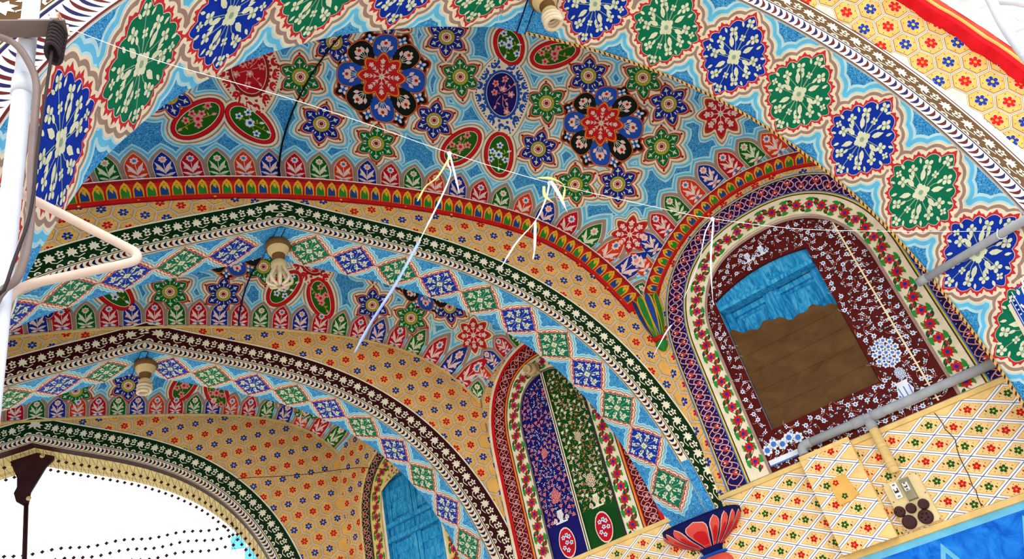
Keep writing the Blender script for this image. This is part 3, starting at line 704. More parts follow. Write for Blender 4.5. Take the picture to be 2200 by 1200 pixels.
# hexagons round the lunettes (only slivers show)
p = Paint(wallmap)
for c0, hw, top in ((-.92, .83, 2.97), (.98, .58, 2.86), (2.55, .60, 2.83)):
    def ins(u, v, c0=c0, hw=hw, top=top):
        if not (1.19 < v < top + .25) or abs(u - c0) > hw + .34: return False
        return not (((abs(u - c0)) / (hw - .08)) ** 2.35 + (max(v - 2.1, 0) / (top - 2.18)) ** 2.35 < 1)
    hex_field(p, ins, (0.05, 1.30), (.1235, .0), (.06175, .107), lambda i, j: ('flower_red', 'flower_blue')[(j // 1) % 2], (-1.95, 3.4, 1.19, 3.2), 1, 30)
p.build('hexagon_pattern', wall_right)
def heart_band(b, parent, v0, v1, ground, line, inner, step, lay=10, mids='heart_red'):
    p = Paint(b); w = v1 - v0
    fillstrip(p, 0, b.len, v0, v1, ground, lay, .03)
    n = int(b.len / step)
    for k in range(n):
        u = (k + .5) * step; up = k % 2 == 0; c = v0 + w * (.62 if up else .38)
        h = xf(HEART, u, c, 0 if not up else math.pi, w * .62, w * .62)
        p.line(h, w * .055, line, lay + 2, True); p.put(xf(IVY, u, c, 0 if up else math.pi, w * .30, w * .34), mids, lay + 3); p.put(xf(LEAF, u, c, math.pi / 2 if up else -math.pi / 2, w * .16, w * .2), inner, lay + 4)
        p.put(xf(polar(6, lambda t: w * .035 + 0 * t), u, v0 + w * (.1 if up else .9)), line, lay + 2)
    t = np.linspace(0, b.len, n * 6)
    for ph in (0, math.pi): p.line(np.stack([t, v0 + w * (.5 + .44 * np.cos(t * math.pi / step + ph))], 1), w * .05, line, lay + 1)
    return p.build('heart_border', parent)
def flower_band(b, parent, v0, v1, step, ground='cream', lay=12):
    p = Paint(b); w = v1 - v0; m = (v0 + v1) / 2
    fillstrip(p, 0, b.len, v0, v1, ground, lay, .03)
    n = int(b.len / step)
    for k in range(n):
        u = (k + .5) * step; sd = 1 if k % 2 else -1
        for q in (1, -1):
            leaf(p, u + q * step * .16, m + sd * q * w * .10, (2.0 if q > 0 else 5.1) + .3 * sd, w * .46, 'leaf_green', lay + 2, 1.25)
            leaf(p, u + q * step * .30, m - sd * q * w * .20, (.5 if q > 0 else 3.6), w * .40, 'dark_green', lay + 2, 1.2)
            leaf(p, u + q * step * .34, m + sd * q * w * .30, (2.9 if q > 0 else 6.0), w * .42, 'leaf_green', lay + 3, .9)
        t_ = np.linspace(-.5, .5, 7); p.line(np.stack([u + step * t_, m + sd * w * .22 * np.cos(math.pi * t_)], 1), w * .03, 'dark_green', lay + 1)
        bloom(p, u + step * .5, m - sd * w * .20, w * .085, 3, 'petal_red', lay + 3)
        if k % 2: bloom(p, u, m, w * .25, 6, 'petal_red', lay + 4, 'flower_blue', .4, .3, .36)
        else:
            p.put(xf(polar(18, lambda t: w * np.where(np.arange(18) % 2 == 0, .31, .18)), u, m, 0), 'flower_red', lay + 4); p.put(xf(polar(7, lambda t: w * .09 + 0 * t), u, m), 'flower_blue', lay + 5)
    return p.build('flower_border', parent)
def thin(b, parent, specs):
    p = Paint(b)
    for v0, v1, col, lay in specs: fillstrip(p, 0, b.len, v0, v1, col, lay, .03)
    return p.build('painted_lines', parent)
def scatter_florals(p, inside, box, n, size, cols, mids, stem, lay, seed=1, leaf_n=2):
    rg = random.Random(seed); pts = []; t = 0; grid = {}
    while len(pts) < n and t < n * 40:
        t += 1; x, y = rg.uniform(box[0], box[1]), rg.uniform(box[2], box[3])
        if not inside(x, y): continue
        k = (int(x / size / 1.7), int(y / size / 1.7))
        if any(math.hypot(x - q[0], y - q[1]) < size * 1.75 for i in (-1, 0, 1) for j in (-1, 0, 1) for q in grid.get((k[0] + i, k[1] + j), ())): continue
        grid.setdefault(k, []).append((x, y)); pts.append((x, y))
    for i, (x, y) in enumerate(pts):
        a = rg.uniform(0, TAU); c = cols[i % len(cols)]
        t_ = np.linspace(0, 1, 6); p.line(np.stack([x + size * 2.0 * t_ * np.cos(a + t_), y + size * 2.0 * t_ * np.sin(a + t_)], 1), size * .09, stem, lay)
        if i % 3 == 0: petals(p, x, y, size * .72, 6, c, lay + 2, a, 1.15, mids[i % len(mids)], .42)
        elif i % 3 == 1: petals(p, x, y, size * .6, 4, c, lay + 2, a, 1.2, mids[i % len(mids)], .4)
        else: leaf(p, x, y, a, size * 1.0, c, lay + 2, 1.3); leaf(p, x + size * .1, y, a, size * .7, mids[i % len(mids)], lay + 3, .7)
        for q in range(leaf_n): leaf(p, x + size * .5 * math.cos(a + 2.1 * q + 1), y + size * .5 * math.sin(a + 2.1 * q + 1), a + 2.1 * q + 1, size * .62, c, lay + 1, 1.1)
# first bay lunette
c1 = -.92
b1 = Band(wallmap, resample(lun(c1, .68, 2.83, 2.10, 1.19)))
heart_band(b1, wall_right, .035, .155, 'heart_navy', 'heart_pink', 'pink_pale', .078)
thin(b1, wall_right, ((.0, .012, 'cream', 12), (.012, .020, 'line', 13), (.020, .030, 'yellow', 13), (.030, .038, 'floral_blue', 13), (.155, .163, 'yellow', 11), (.163, .172, 'floral_blue', 11)))
flower_band(b1, wall_right, -.128, .0, .092)
bi = Band(wallmap, resample(lun(c1, .552, 2.672, 2.10, 1.19)))
thin(bi, wall_right, ((-.006, .012, 'taupe', 16),))
# brown painted field round the shutter
p = Paint(wallmap); L_ = lun(c1, .552, 2.672, 2.10, 1.19)
xs = np.unique(np.concatenate([np.linspace(c1 - .55, c1 + .55, 56), [SH1[0], SH1[1]]]))
top_of = lambda x: 2.10 + max(0, 1 - (abs(x - c1) / .552) ** 2.35) ** (1 / 2.35) * .572
def head1(x): return 2.36 + .09 * max(0, 1 - ((x - (-.86)) / .42) ** 2)
for x0, x1 in zip(xs[:-1], xs[1:]):
    m_ = (x0 + x1) / 2
    if SH1[0] < m_ < SH1[1]:
        p.put([(x0, head1(x0)), (x1, head1(x1)), (x1, top_of(x1)), (x0, top_of(x0))], 'brown', 6); p.put([(x0, 1.19), (x1, 1.19), (x1, SH1[2]), (x0, SH1[2])], 'brown', 6)
    else: p.put([(x0, 1.19), (x1, 1.19), (x1, top_of(x1)), (x0, top_of(x0))], 'brown', 6)
p.build('brown_panel', wall_right)
p = Paint(wallmap)
def in_brown(x, y):
    if not (c1 - .52 < x < c1 + .52 and 1.205 < y < top_of(x) - .03): return False
    if SH1[0] - .02 < x < SH1[1] + .02 and SH1[2] - .02 < y < head1(x) + .02: return False
    return not abs(x + 1.37) < .012
scatter_florals(p, in_brown, (c1 - .53, c1 + .53, 1.2, 2.66), 620, .0215, ['floral_white', 'floral_white', 'pale'], ['floral_blue'], 'heart_pink', 8, 3)
for k in range(30):                                                # strip of crosses
    z = 1.22 + k * .043
    if z < 2.46: p.line([(-1.392, z), (-1.348, z)], .006, 'cream', 13)
p.line([(-1.37, 1.2), (-1.37, 2.48)], .010, 'cream', 12)
def vase(p, x, y, s, col, sh, lay=14):
    p.put(xf([(-.16, 0), (.16, 0), (.10, .10), (.24, .34), (.16, .58), (.2, .66), (-.2, .66), (-.16, .58), (-.24, .34), (-.10, .10)], x, y, 0, s), col, lay)
    for q in (-.13, 0, .13): p.line([(x + q * s, y + .14 * s), (x + q * 1.2 * s, y + .5 * s)], .03 * s, sh, lay + 1)
    p.put(xf([(-.4, -.1), (.4, -.1), (.46, 0), (-.46, 0)], x, y, 0, s), col, lay)
    for sd in (1, -1): p.put(xf(HEART, x + sd * .42 * s, y + .14 * s, math.pi, s * .3), col, lay); p.put(xf(HEART, x + sd * .42 * s, y + .14 * s, math.pi, s * .17), sh, lay + 1)
def bouquet(p, x, y, r, col, mid, lay=14, seed=0):
    rg = random.Random(seed)
    for ring_, cnt in ((0, 1), (.38, 6), (.72, 11)):
        for k in range(cnt):
            a = k * TAU / cnt + ring_; bx, by = x + r * ring_ * math.cos(a) * .8, y + r * ring_ * math.sin(a)
            petals(p, bx, by, r * .2, 6, col, lay, a, 1.2, mid, .45)
vase(p, -1.25, 1.25, .19, 'floral_white', 'floral_blue'); bouquet(p, -1.26, 1.56, .105, 'floral_white', 'floral_blue', 14, 3); bouquet(p, -1.27, 1.42, .04, 'floral_white', 'floral_blue', 14, 3)
p.line([(-.62, 1.245), (-.38, 1.245)], .03, 'floral_white', 14); p.line([(-.62, 1.225), (-.38, 1.225)], .008, 'floral_blue', 15)
for k in range(5): petals(p, -.60 + k * .05, 1.32 + .02 * (k % 2), .035, 7, 'floral_white', 14, k, 1.1, 'floral_blue', .5)
for k in (0, 1): vase(p, -.80 - k * .10, 2.52, .09, 'floral_white', 'floral_blue')
p.build('blue_white_flowers', wall_right)
# shutter window of the first bay
win1 = empty('window_1', wallmap([(SH1[0] + SH1[1]) / 2], np.array([SH1[2]]))[0], 'blue wooden shutter window, lower half covered by a brown board', 'window')
del win1['category']; tag(win1, kind='structure')
def slab(name, u0, u1, v0, v1, o0, o1, mat, parent, taper=0.0):
    """block on the wall between offsets o0 and o1"""
    V = np.concatenate([wallmap([u0, u1, u1, u0], np.array([v0, v0, v1, v1]), np.full(4, o0)),
                        wallmap([u0 + taper, u1 - taper, u1 - taper, u0 + taper], np.array([v0 + taper, v0 + taper, v1 - taper, v1 - taper]), np.full(4, o1))])
    return mesh_obj(name, V, [(3, 2, 1, 0), (4, 5, 6, 7), (0, 1, 5, 4), (1, 2, 6, 5), (2, 3, 7, 6), (3, 0, 4, 7)], mat, parent)
reveal(SH1, .13, 'shutter_blue', win1)
xs = np.linspace(SH1[0], SH1[1], 12); V = []
for o in (.004, -.05):
    V += list(wallmap(xs, np.array([head1(x) for x in xs]), np.full(12, o))); V += list(wallmap(xs, np.full(12, SH1[3] + .03), np.full(12, o)))
mesh_obj('arched_head', V, [(k, k + 1, 12 + k + 1, 12 + k) for k in range(11)] + [(k, 24 + k, 24 + k + 1, k + 1) for k in range(11)], 'brown', win1)
slab('backing', SH1[0], SH1[1], SH1[2], SH1[3], -.13, -.12, 'shutter_blue', win1)
slab('lintel', SH1[0] + .002, SH1[1] - .002, 2.285, 2.318, -.12, .010, 'shutter_blue', win1, .003)
slab('transom_board', SH1[0], SH1[1], 2.31, 2.455, -.12, -.02, 'shutter_blue', win1)
for k, (u0, u1) in enumerate(((-1.15, -.82), (-.81, -.48))):
    leaf_o = slab('shutter_leaf', u0, u1, SH1[2], 2.285, -.12, -.10, 'shutter_blue', win1)
    for z0, z1 in ((2.03, 2.225), (1.78, 1.97), (1.49, 1.72)):
        slab('raised_panel', u0 + .075, u1 - .075, z0, z1, -.10, -.078, 'shutter_blue', leaf_o, .022)
    for a_, b_ in ((u0, u0 + .05), (u1 - .05, u1)): slab('stile', a_, b_, SH1[2], 2.285, -.10, -.070, 'shutter_blue', leaf_o)
    for z in (1.43, 1.735, 1.985, 2.24): slab('rail', u0 + .05, u1 - .05, z, z + .036, -.10, -.073, 'shutter_blue', leaf_o)
slab('meeting_bead', -.832, -.802, SH1[2], 2.285, -.10, -.055, 'shutter_blue', win1, .004)
# brown board with a torn upper edge
n = 28; us = np.linspace(SH1[0] + .004, SH1[1] - .004, n); V = []
topz = 1.985 + .02 * np.sin(us * 23) + .012 * np.sin(us * 61 + 1) + .13 * (us - us[0]) / (us[-1] - us[0])
for o in (-.028, -.006):
    V += list(wallmap(us, np.full(n, SH1[2] + .002), np.full(n, o))) + list(wallmap(us, topz, np.full(n, o)))
F = [(k, k + 1, n + k + 1, n + k) for k in range(n - 1)] + [(2 * n + k, 3 * n + k, 3 * n + k + 1, 2 * n + k + 1) for k in range(n - 1)] + [(n + k, n + k + 1, 3 * n + k + 1, 3 * n + k) for k in range(n - 1)]
board = mesh_obj('brown_cover_board', V, F, 'board_brown', win1)
for z in (1.55, 1.68, 1.81, 1.93): slab('board_batten', SH1[0] + .03, SH1[1] - .03, z, z + .006, -.006, -.003, 'board_brown', board)
# second bay: niche with two painted panels
c2 = .98
b2 = Band(wallmap, resample(lun(c2, .43, 2.70, 2.10, 1.185)))
heart_band(b2, wall_right, .030, .135, 'maroon', 'heart_pink', 'floral_blue', .072, 10, 'heart_pink')
thin(b2, wall_right, ((0, .008, 'line', 13), (.008, .022, 'orange', 13), (.022, .032, 'dark_red', 13), (.135, .165, 'cornice_red', 10), (.165, .19, 'cream', 10)))
flower_band(b2, wall_right, -.130, 0, .088)
bi2 = Band(wallmap, resample(lun(c2, .30, 2.56, 2.12, 1.185)))
thin(bi2, wall_right, ((-.012, -.006, 'line', 17), (.0, .006, 'line', 17)))
p = Paint(wallmap); xs = np.linspace(c2 - .295, c2 + .295, 41)
top2 = lambda x: 2.12 + max(0, 1 - (abs(x - c2) / .297) ** 2.35) ** (1 / 2.35) * .43
for x0, x1 in zip(xs[:-1], xs[1:]):
    if abs((x0 + x1) / 2 - c2) > .297: continue
    p.put([(x0, 1.185), (x1, 1.185), (x1, top2(x1)), (x0, top2(x0))], 'panel_navy' if x0 >= c2 else 'panel_deep', 8)
p.line([(c2, 1.185), (c2, 2.55)], .026, 'cream', 20); p.line([(c2, 1.185), (c2, 2.55)], .008, 'line', 21)
p.build('painted_panel', wall_right)
for sd, cols, mids, st in ((1, ['pink', 'salmon', 'floral_white'], ['flower_red', 'rose_blue'], 'rose_blue'), (-1, ['leaf', 'pink_pale', 'salmon'], ['flower_red', 'cream'], 'olive')):
    p = Paint(wallmap); x0, x1 = (c2 + .03, c2 + .28) if sd > 0 else (c2 - .28, c2 - .03); xm = (x0 + x1) / 2
    scatter_florals(p, lambda x, y: x0 < x < x1 and 1.45 < y < top2(x) - .03, (x0, x1, 1.45, 2.55), 300, .0185, cols, mids, st, 10, 5 + sd, 3)
    for k, (z, r) in enumerate(((1.62, .055), (1.95, .04))): bouquet(p, xm, z, r, cols[0], mids[0], 16, k)
    vase(p, xm, 1.44, .12, cols[2] if sd > 0 else cols[0], 'salmon', 16)
    t = xf(polar(20, lambda t: .085 * (1 + .25 * np.abs(np.sin(t)) ** 3)), xm, 1.29, 0, .8, 1.0)
    p.star(t, 'pink_pale', 16, 2, (xm, 1.29)); p.star((t - [xm, 1.29]) * .9 + [xm, 1.29], 'panel_red', 17, 2, (xm, 1.29))
    for k in range(7): petals(p, xm + .035 * math.cos(k * 2.4) * (k > 0), 1.29 + .05 * math.sin(k * 2.4) * (k > 0), .017, 5, 'floral_white', 18, k, 1.2, 'floral_blue', .4)
    p.build('painted_flowers', wall_right)
# third bay: blue shutter window
c3 = 2.53
b3 = Band(wallmap, resample(lun(c3, .45, 2.62, 2.05, .95)))
heart_band(b3, wall_right, .025, .12, 'band_green', 'heart_pink', 'pink_pale', .068)
thin(b3, wall_right, ((0, .008, 'yellow', 13), (.012, .022, 'line', 13), (.12, .145, 'rail', 10)))
flower_band(b3, wall_right, -.12, 0, .085, 'rail')
p = Paint(wallmap); xs = np.linspace(c3 - .33, c3 + .33, 31)
top3 = lambda x: 2.06 + max(0, 1 - (abs(x - c3) / .335) ** 2.35) ** (1 / 2.35) * .46
for x0, x1 in zip(xs[:-1], xs[1:]):
    if SH3[0] <= (x0 + x1) / 2 <= SH3[1]: p.put([(x0, SH3[3] - .10 + .10 * max(0, 1 - ((x0 - c3) / .31) ** 2)), (x1, SH3[3] - .10 + .10 * max(0, 1 - ((x1 - c3) / .31) ** 2)), (x1, top3(x1)), (x0, top3(x0))], 'rail', 11)
scatter_florals(p, lambda x, y: abs(x - c3) < .3 and SH3[3] - .02 < y < top3(x) - .02, (c3 - .3, c3 + .3, 2.3, 2.52), 40, .018, ['petal_red', 'leaf_green', 'dark_green'], ['flower_blue'], 'dark_green', 13, 9)
p.build('painted_flowers', wall_right)
win2 = empty('window_2', wallmap([c3], np.array([SH3[2]]))[0], 'far blue shutter window with two planks nailed across', 'window'); del win2['category']; tag(win2, kind='structure')
reveal(SH3, .07, 'shutter_blue', win2); slab('backing', SH3[0], SH3[1], SH3[2], SH3[3], -.07, -.06, 'shutter_blue', win2)
for k, (u0, u1) in enumerate(((SH3[0] + .01, c3 - .005), (c3 + .005, SH3[1] - .01))):
    lf = slab('shutter_leaf', u0, u1, SH3[2], SH3[3] - .02, -.06, -.045, 'shutter_blue', win2)
    for a_, b_ in ((u0, u0 + .045), (u1 - .045, u1)): slab('stile', a_, b_, SH3[2], SH3[3] - .02, -.045, -.03, 'shutter_blue', lf)
    for j in range(9): slab('slat', u0 + .045, u1 - .045, SH3[2] + .05 + j * .15, SH3[2] + .15 + j * .15, -.045, -.032, 'shutter_blue', lf, .006)
for z in (1.98, 1.86): slab('nailed_plank', SH3[0] + .005, SH3[1] - .005, z, z + .035, -.03, .006, 'shutter_blue', win2)
# rail, lattice wall, dado
slab('rail', -1.95, 3.45, 1.155, 1.187, .0, .012, 'rail', wall_right, .003)
slab('rail', -1.95, 3.45, .600, .636, .0, .014, 'rail', wall_right, .003)
def lattice(p, lim, lay, f=wallmap, dots=True):
    W_, H_ = .2055, .1098
    p.put([(lim[0], lim[2]), (lim[1], lim[2]), (lim[1], lim[3]), (lim[0], lim[3])], 'white', lay)
    for i in range(-14, 32):
        for j in range(-6, 8):
            for h in (0, 1):
                c = np.array([-1.0575 + (i + .5 * h) * W_, 1.100 - (j + .5 * h) * H_])
                if not (lim[0] - .1 < c[0] < lim[1] + .1 and lim[2] - .06 < c[1] < lim[3] + .06): continue
                dia = lambda s_: np.array([(W_ * .5 * s_, 0), (0, H_ * .5 * s_), (-W_ * .5 * s_, 0), (0, -H_ * .5 * s_)]) + c
                for s_, col, k in ((1.02, 'mandorla_blue', 1), (.965, 'white', 2), (.78, 'tan_edge', 3), (.725, 'tan_light', 4)):
                    q = clip(dia(s_), lim)
                    if q is not None: p.put(q, col, lay + k)
                if not (lim[0] + .02 < c[0] < lim[1] - .02 and lim[2] + .02 < c[1] < lim[3] - .02): continue
                col = 'flower_red' if (i + j) % 2 == 0 else 'dark_green'
                bloom(p, c[0], c[1], .0205, 5, col, lay + 5, 'orange' if col == 'flower_red' else 'yellow', .45, .3 + i, .28)
                for sd in (1, -1): leaf(p, c[0] + sd * .028, c[1] + sd * .006, 1.2 if sd > 0 else 4.3, .016, col, lay + 5, 1.4)
                for dx, dy in ((.02, -.018), (-.02, .018), (0, .026), (0, -.026), (.042, 0), (-.042, 0)): p.put(xf(polar(5, lambda t: .0026 + 0 * t), c[0] + dx, c[1] + dy), 'dark_red' if dx else 'dark_green', lay + 5)
p = Paint(wallmap); lattice(p, (-1.95, 3.4, .636, 1.155), 1); p.build('lattice_pattern', wall_right)
p = Paint(wallmap); fillstrip(p, -1.95, 3.4, -H, .60, 'dado_blue', 1, 3); fillstrip(p, -1.95, 3.4, .565, .602, 'dado_pale', 2, 3)
z = [(-1.83 + k * .2, .12 if k % 2 else .52) for k in range(26)]
p.line(z, .05, 'dado_pale', 3); p.build('dado_pattern', wall_right)
p = Paint(wallmap); rg = random.Random(3)
crack = [(-1.32, 1.15)]
while crack[-1][1] > .66: crack.append((crack[-1][0] + rg.uniform(-.012, .013), crack[-1][1] - rg.uniform(.02, .05)))
p.line(crack, .004, 'line', 9); p.build('plaster_crack', wall_right)
# cornice over the first lunette and its corner drop
tt = np.linspace(.03, math.pi - .03, 90); P3 = V1.map(np.full(90, 2.5), tt)
sw = ((P3[:, :2] - (X0[:2] + [2.5, 0])) @ D[:2]); zw = P3[:, 2] - H
cb = Band(lambda x, z, off=0.0: wallmap(x, z, off), resample(np.stack([sw, zw], 1)))
cornice(Band(wallmap, resample(np.stack([sw, zw], 1)[::-1])), wall_right, .115, .04, .075)
def bulge(name, prof, mat, c, ax_u, ax_n, parent, n=14, half=True):
    """half-round turned drop against the corner: prof = (height, radius)"""
    V, F = [], []; m = len(prof)
    for k in range(n + 1):
        a = math.pi * k / n
        for z, r in prof: V.append(np.array([c[0], c[1], z + H]) + (ax_u * math.cos(a) + ax_n * math.sin(a)) * r)
    F = [(k * m + j, k * m + j + 1, (k + 1) * m + j + 1, (k + 1) * m + j) for k in range(n) for j in range(m - 1)]
    return mesh_obj(name, V, F, mat, parent, smooth=True)
cor = wallmap([-.02], np.array([0.0]), np.array([.015]))[0]
AXU = np.array([D[0], D[1], 0]) ; AXN = np.array([-D[1], D[0], 0])
drop = empty('cornice_drop', (cor[0], cor[1], 2.24 + H), 'small carved green, yellow and red drop where the two cornices meet', 'ornament')
bulge('calyx', [(2.60, .07), (2.52, .085), (2.44, .075), (2.36, .05), (2.32, .035)], 'tongue_green', cor, AXU, AXN, drop)
bulge('collar', [(2.33, .038), (2.325, .05), (2.31, .05), (2.30, .035)], 'cornice_red', cor, AXU, AXN, drop)
bulge('bud', [(2.302, .03), (2.28, .045), (2.25, .035), (2.22, .005)], 'tongue_green', cor, AXU, AXN, drop)
for a in (.35, 1.0, 1.57, 2.1, 2.8):
    dv = AXU * math.cos(a) + AXN * math.sin(a); sd = np.cross(dv, [0, 0, 1]); V = []
    for z, r, w in ((2.64, .11, .012), (2.61, .10, .03), (2.52, .092, .034), (2.42, .075, .022), (2.33, .042, .004)):
        q = np.array([cor[0], cor[1], z + H]) + dv * r; V += [q - sd * w, q + sd * w]
    mesh_obj('calyx_leaf', V, [(2 * k, 2 * k + 1, 2 * k + 3, 2 * k + 2) for k in range(4)], 'tongue_yellow', drop)
    V2 = [v + dv * .004 for v in V]; V2 = [(V2[2 * k] + V2[2 * k + 1]) / 2 + (V2[2 * k + j] - V2[2 * k + 1 - j]) * .32 for k in range(5) for j in (0, 1)]
    mesh_obj('leaf_stripe', V2, [(2 * k, 2 * k + 1, 2 * k + 3, 2 * k + 2) for k in range(4)], 'tongue_blue' if a in (1.0, 2.1) else 'tongue_green', drop)
# ================================================================ things
def tube_mesh(path, r, n=10, caps=True):
    P = [np.asarray(q, float) for q in path]; V, F = [], []
    t0 = P[1] - P[0]; up = np.array([0, 0, 1.0]) if abs(t0[2]) < .9 * np.linalg.norm(t0) else np.array([1.0, 0, 0])
    nrm = np.cross(t0, up); nrm /= np.linalg.norm(nrm); rr = r if hasattr(r, '__len__') else [r] * len(P)
    for i, q in enumerate(P):
        t = P[min(i + 1, len(P) - 1)] - P[max(i - 1, 0)]; t /= np.linalg.norm(t) + 1e-12
        nrm = nrm - t * (nrm @ t); nrm /= np.linalg.norm(nrm) + 1e-12; b = np.cross(t, nrm)
        V += [q + rr[i] * (math.cos(k * TAU / n) * nrm + math.sin(k * TAU / n) * b) for k in range(n)]
    F = [(i * n + k, i * n + (k + 1) % n, (i + 1) * n + (k + 1) % n, (i + 1) * n + k) for i in range(len(P) - 1) for k in range(n)]
    if caps: F += [tuple(range(n))[::-1], tuple(range((len(P) - 1) * n, len(P) * n))]
    return V, F
def tube(name, path, r, mat, parent=None, n=10): V, F = tube_mesh(path, r, n); return mesh_obj(name, V, F, mat, parent, smooth=True)
def smooth_path(pts, k=6):
    P = [np.asarray(q, float) for q in pts]; P = [2 * P[0] - P[1]] + P + [2 * P[-1] - P[-2]]; out = []
    for i in range(1, len(P) - 2):
        for j in range(k):
            t = j / k; out.append(.5 * ((2 * P[i]) + (P[i + 1] - P[i - 1]) * t + (2 * P[i - 1] - 5 * P[i] + 4 * P[i + 1] - P[i + 2]) * t * t + (3 * P[i] - P[i - 1] - 3 * P[i + 1] + P[i + 2]) * t ** 3))
    return out + [P[-2]]
def lathe(name, prof, c, mat, parent, n=20, axis=None):
    """prof = (distance along the axis, radius); the axis points down by default"""
    ax = np.array([0, 0, -1.0]) if axis is None else np.asarray(axis, float) / np.linalg.norm(axis)
    e = np.cross(ax, [0, 1, 0.01]); e /= np.linalg.norm(e); g_ = np.cross(ax, e); V = []; m = len(prof)
    for k in range(n):
        a = k * TAU / n
        for h, r in prof: V.append(np.asarray(c) + ax * h + r * (math.cos(a) * e + math.sin(a) * g_))
    F = [(k * m + j, k * m + j + 1, ((k + 1) % n) * m + j + 1, ((k + 1) % n) * m + j) for k in range(n) for j in range(m - 1)]
    return mesh_obj(name, V, F, mat, parent, smooth=True)
def ribbon(name, pts, w, mat, parent, side=(1, .2, .3), twist=0.6):
    P = smooth_path(pts, 5); n = len(P); s0 = np.asarray(side, float); s0 /= np.linalg.norm(s0); V = []
    for i, q in enumerate(P):
        t = P[min(i + 1, n - 1)] - P[max(i - 1, 0)]; t /= np.linalg.norm(t); b = np.cross(t, s0); b /= np.linalg.norm(b) + 1e-9
        a = twist * math.sin(i * .45); s_ = s0 * math.cos(a) + b * math.sin(a); ww = w * (1 if i < n - 2 else .5)
        V += [q - s_ * ww / 2, q + s_ * ww / 2]
    o = mesh_obj(name, V, [(2 * i, 2 * i + 1, 2 * i + 3, 2 * i + 2) for i in range(n - 1)], mat, parent, smooth=True)
    sm = o.modifiers.new('thickness', 'SOLIDIFY'); sm.thickness = .0008
    return o
# ---------------------------------------------------------------- lotus brackets under the arches
def lotus(A, root, sg, label=None):
    """half-bowl bracket under the springing: blue rim, red petals, neck and bud"""
    sq = (A.cy - X0[1]) / D[1] + .155
    c = np.append(wallmap([sq], np.array([0.0]), np.array([-.004]))[0][:2], A.z[-1] + H); hw, pr = .262, .155
    ax, nx_ = D, np.array([-D[1], D[0], 0])
    def ring(z, k, n=20):
        out = []
        for i in range(n + 1):
            a = math.pi * i / n; ca, sa = math.cos(a), math.sin(a)
            e = 2 / 3.2; out.append(c + nx_ * pr * k * abs(sa) ** e + ax * hw * k * math.copysign(abs(ca) ** e, ca) + np.array([0, 0, -z * .8]))
        return out
    def shell(name, zs, mat, parent, rm=1.0):
        V = []; m = 21
        for z, k in zs: V += ring(z, k * rm)
        return mesh_obj(name, V, [(j * m + i, j * m + i + 1, (j + 1) * m + i + 1, (j + 1) * m + i) for j in range(len(zs) - 1) for i in range(m - 1)] + [tuple(range(m))], mat, parent, smooth=True)
    prof = [(0, 1.0), (.03, 1.0), (.07, .94), (.11, .82), (.15, .63), (.18, .44), (.20, .32), (.23, .26), (.255, .24)]
    b = shell('lotus_bracket', prof, 'navy', root)
    shell('collar', [(.25, .26), (.252, .34), (.268, .34), (.272, .26)], 'mandorla_blue', b)
    shell('bud', [(.27, .25), (.29, .36), (.33, .42), (.38, .36), (.43, .15), (.44, .02)], 'lotus', b)
    zz, kk = np.array([q[0] for q in prof]), np.array([q[1] for q in prof])
    def pet(i0, w, z0, z1, mat, grow_, name):
        V = []
        for z in np.linspace(z0, z1, 9):
            t = (z - z0) / (z1 - z0); k = np.interp(z, zz, kk) * (1 + grow_) ; half = w * math.sin(math.pi * min(1, .10 + .90 * t) ** .8) ** .8 * (1 if t < .9 else .8)
            half = w * (min(1, t * 3.2) ** .6) * (1 - .35 * t)
            for q in (-1, 0, 1):
                a = i0 + q * half; ca, sa = math.cos(a), math.sin(a); e = 2 / 3.2
                V.append(c + nx_ * pr * k * abs(sa) ** e + ax * hw * k * math.copysign(abs(ca) ** e, ca) + np.array([0, 0, -z * .8]))
        return mesh_obj(name, V, [(3 * j + q, 3 * j + q + 1, 3 * j + q + 4, 3 * j + q + 3) for j in range(8) for q in (0, 1)], mat, b, smooth=True)
    for i in range(9):
        a = math.pi * (i + .5) / 9
        pet(a, .175, .030, .205, 'pink_pale', .02, 'petal_edge'); pet(a, .150, .036, .205, 'lotus', .045, 'petal'); pet(a, .10, .10, .205, 'lotus_deep', .06, 'petal_base')
    return b
for A, root in ((A2, roots[2]), (A3, roots[3])):
    lotus(A, root, 1)
    x0, x1, y0, y1, z1 = A.cx - 2.75, A.cx - A.x[-1] + .03, A.cy - .06, A.cy + A.dep + .06, A.z[-1] + H
    mesh_obj('pier', [(x, y, z) for z in (0, z1) for x, y in ((x0, y0), (x1, y0), (x1, y1), (x0, y1))], [(0, 1, 5, 4), (1, 2, 6, 5), (2, 3, 7, 6), (3, 0, 4, 7), (4, 5, 6, 7)], 'cream', root)
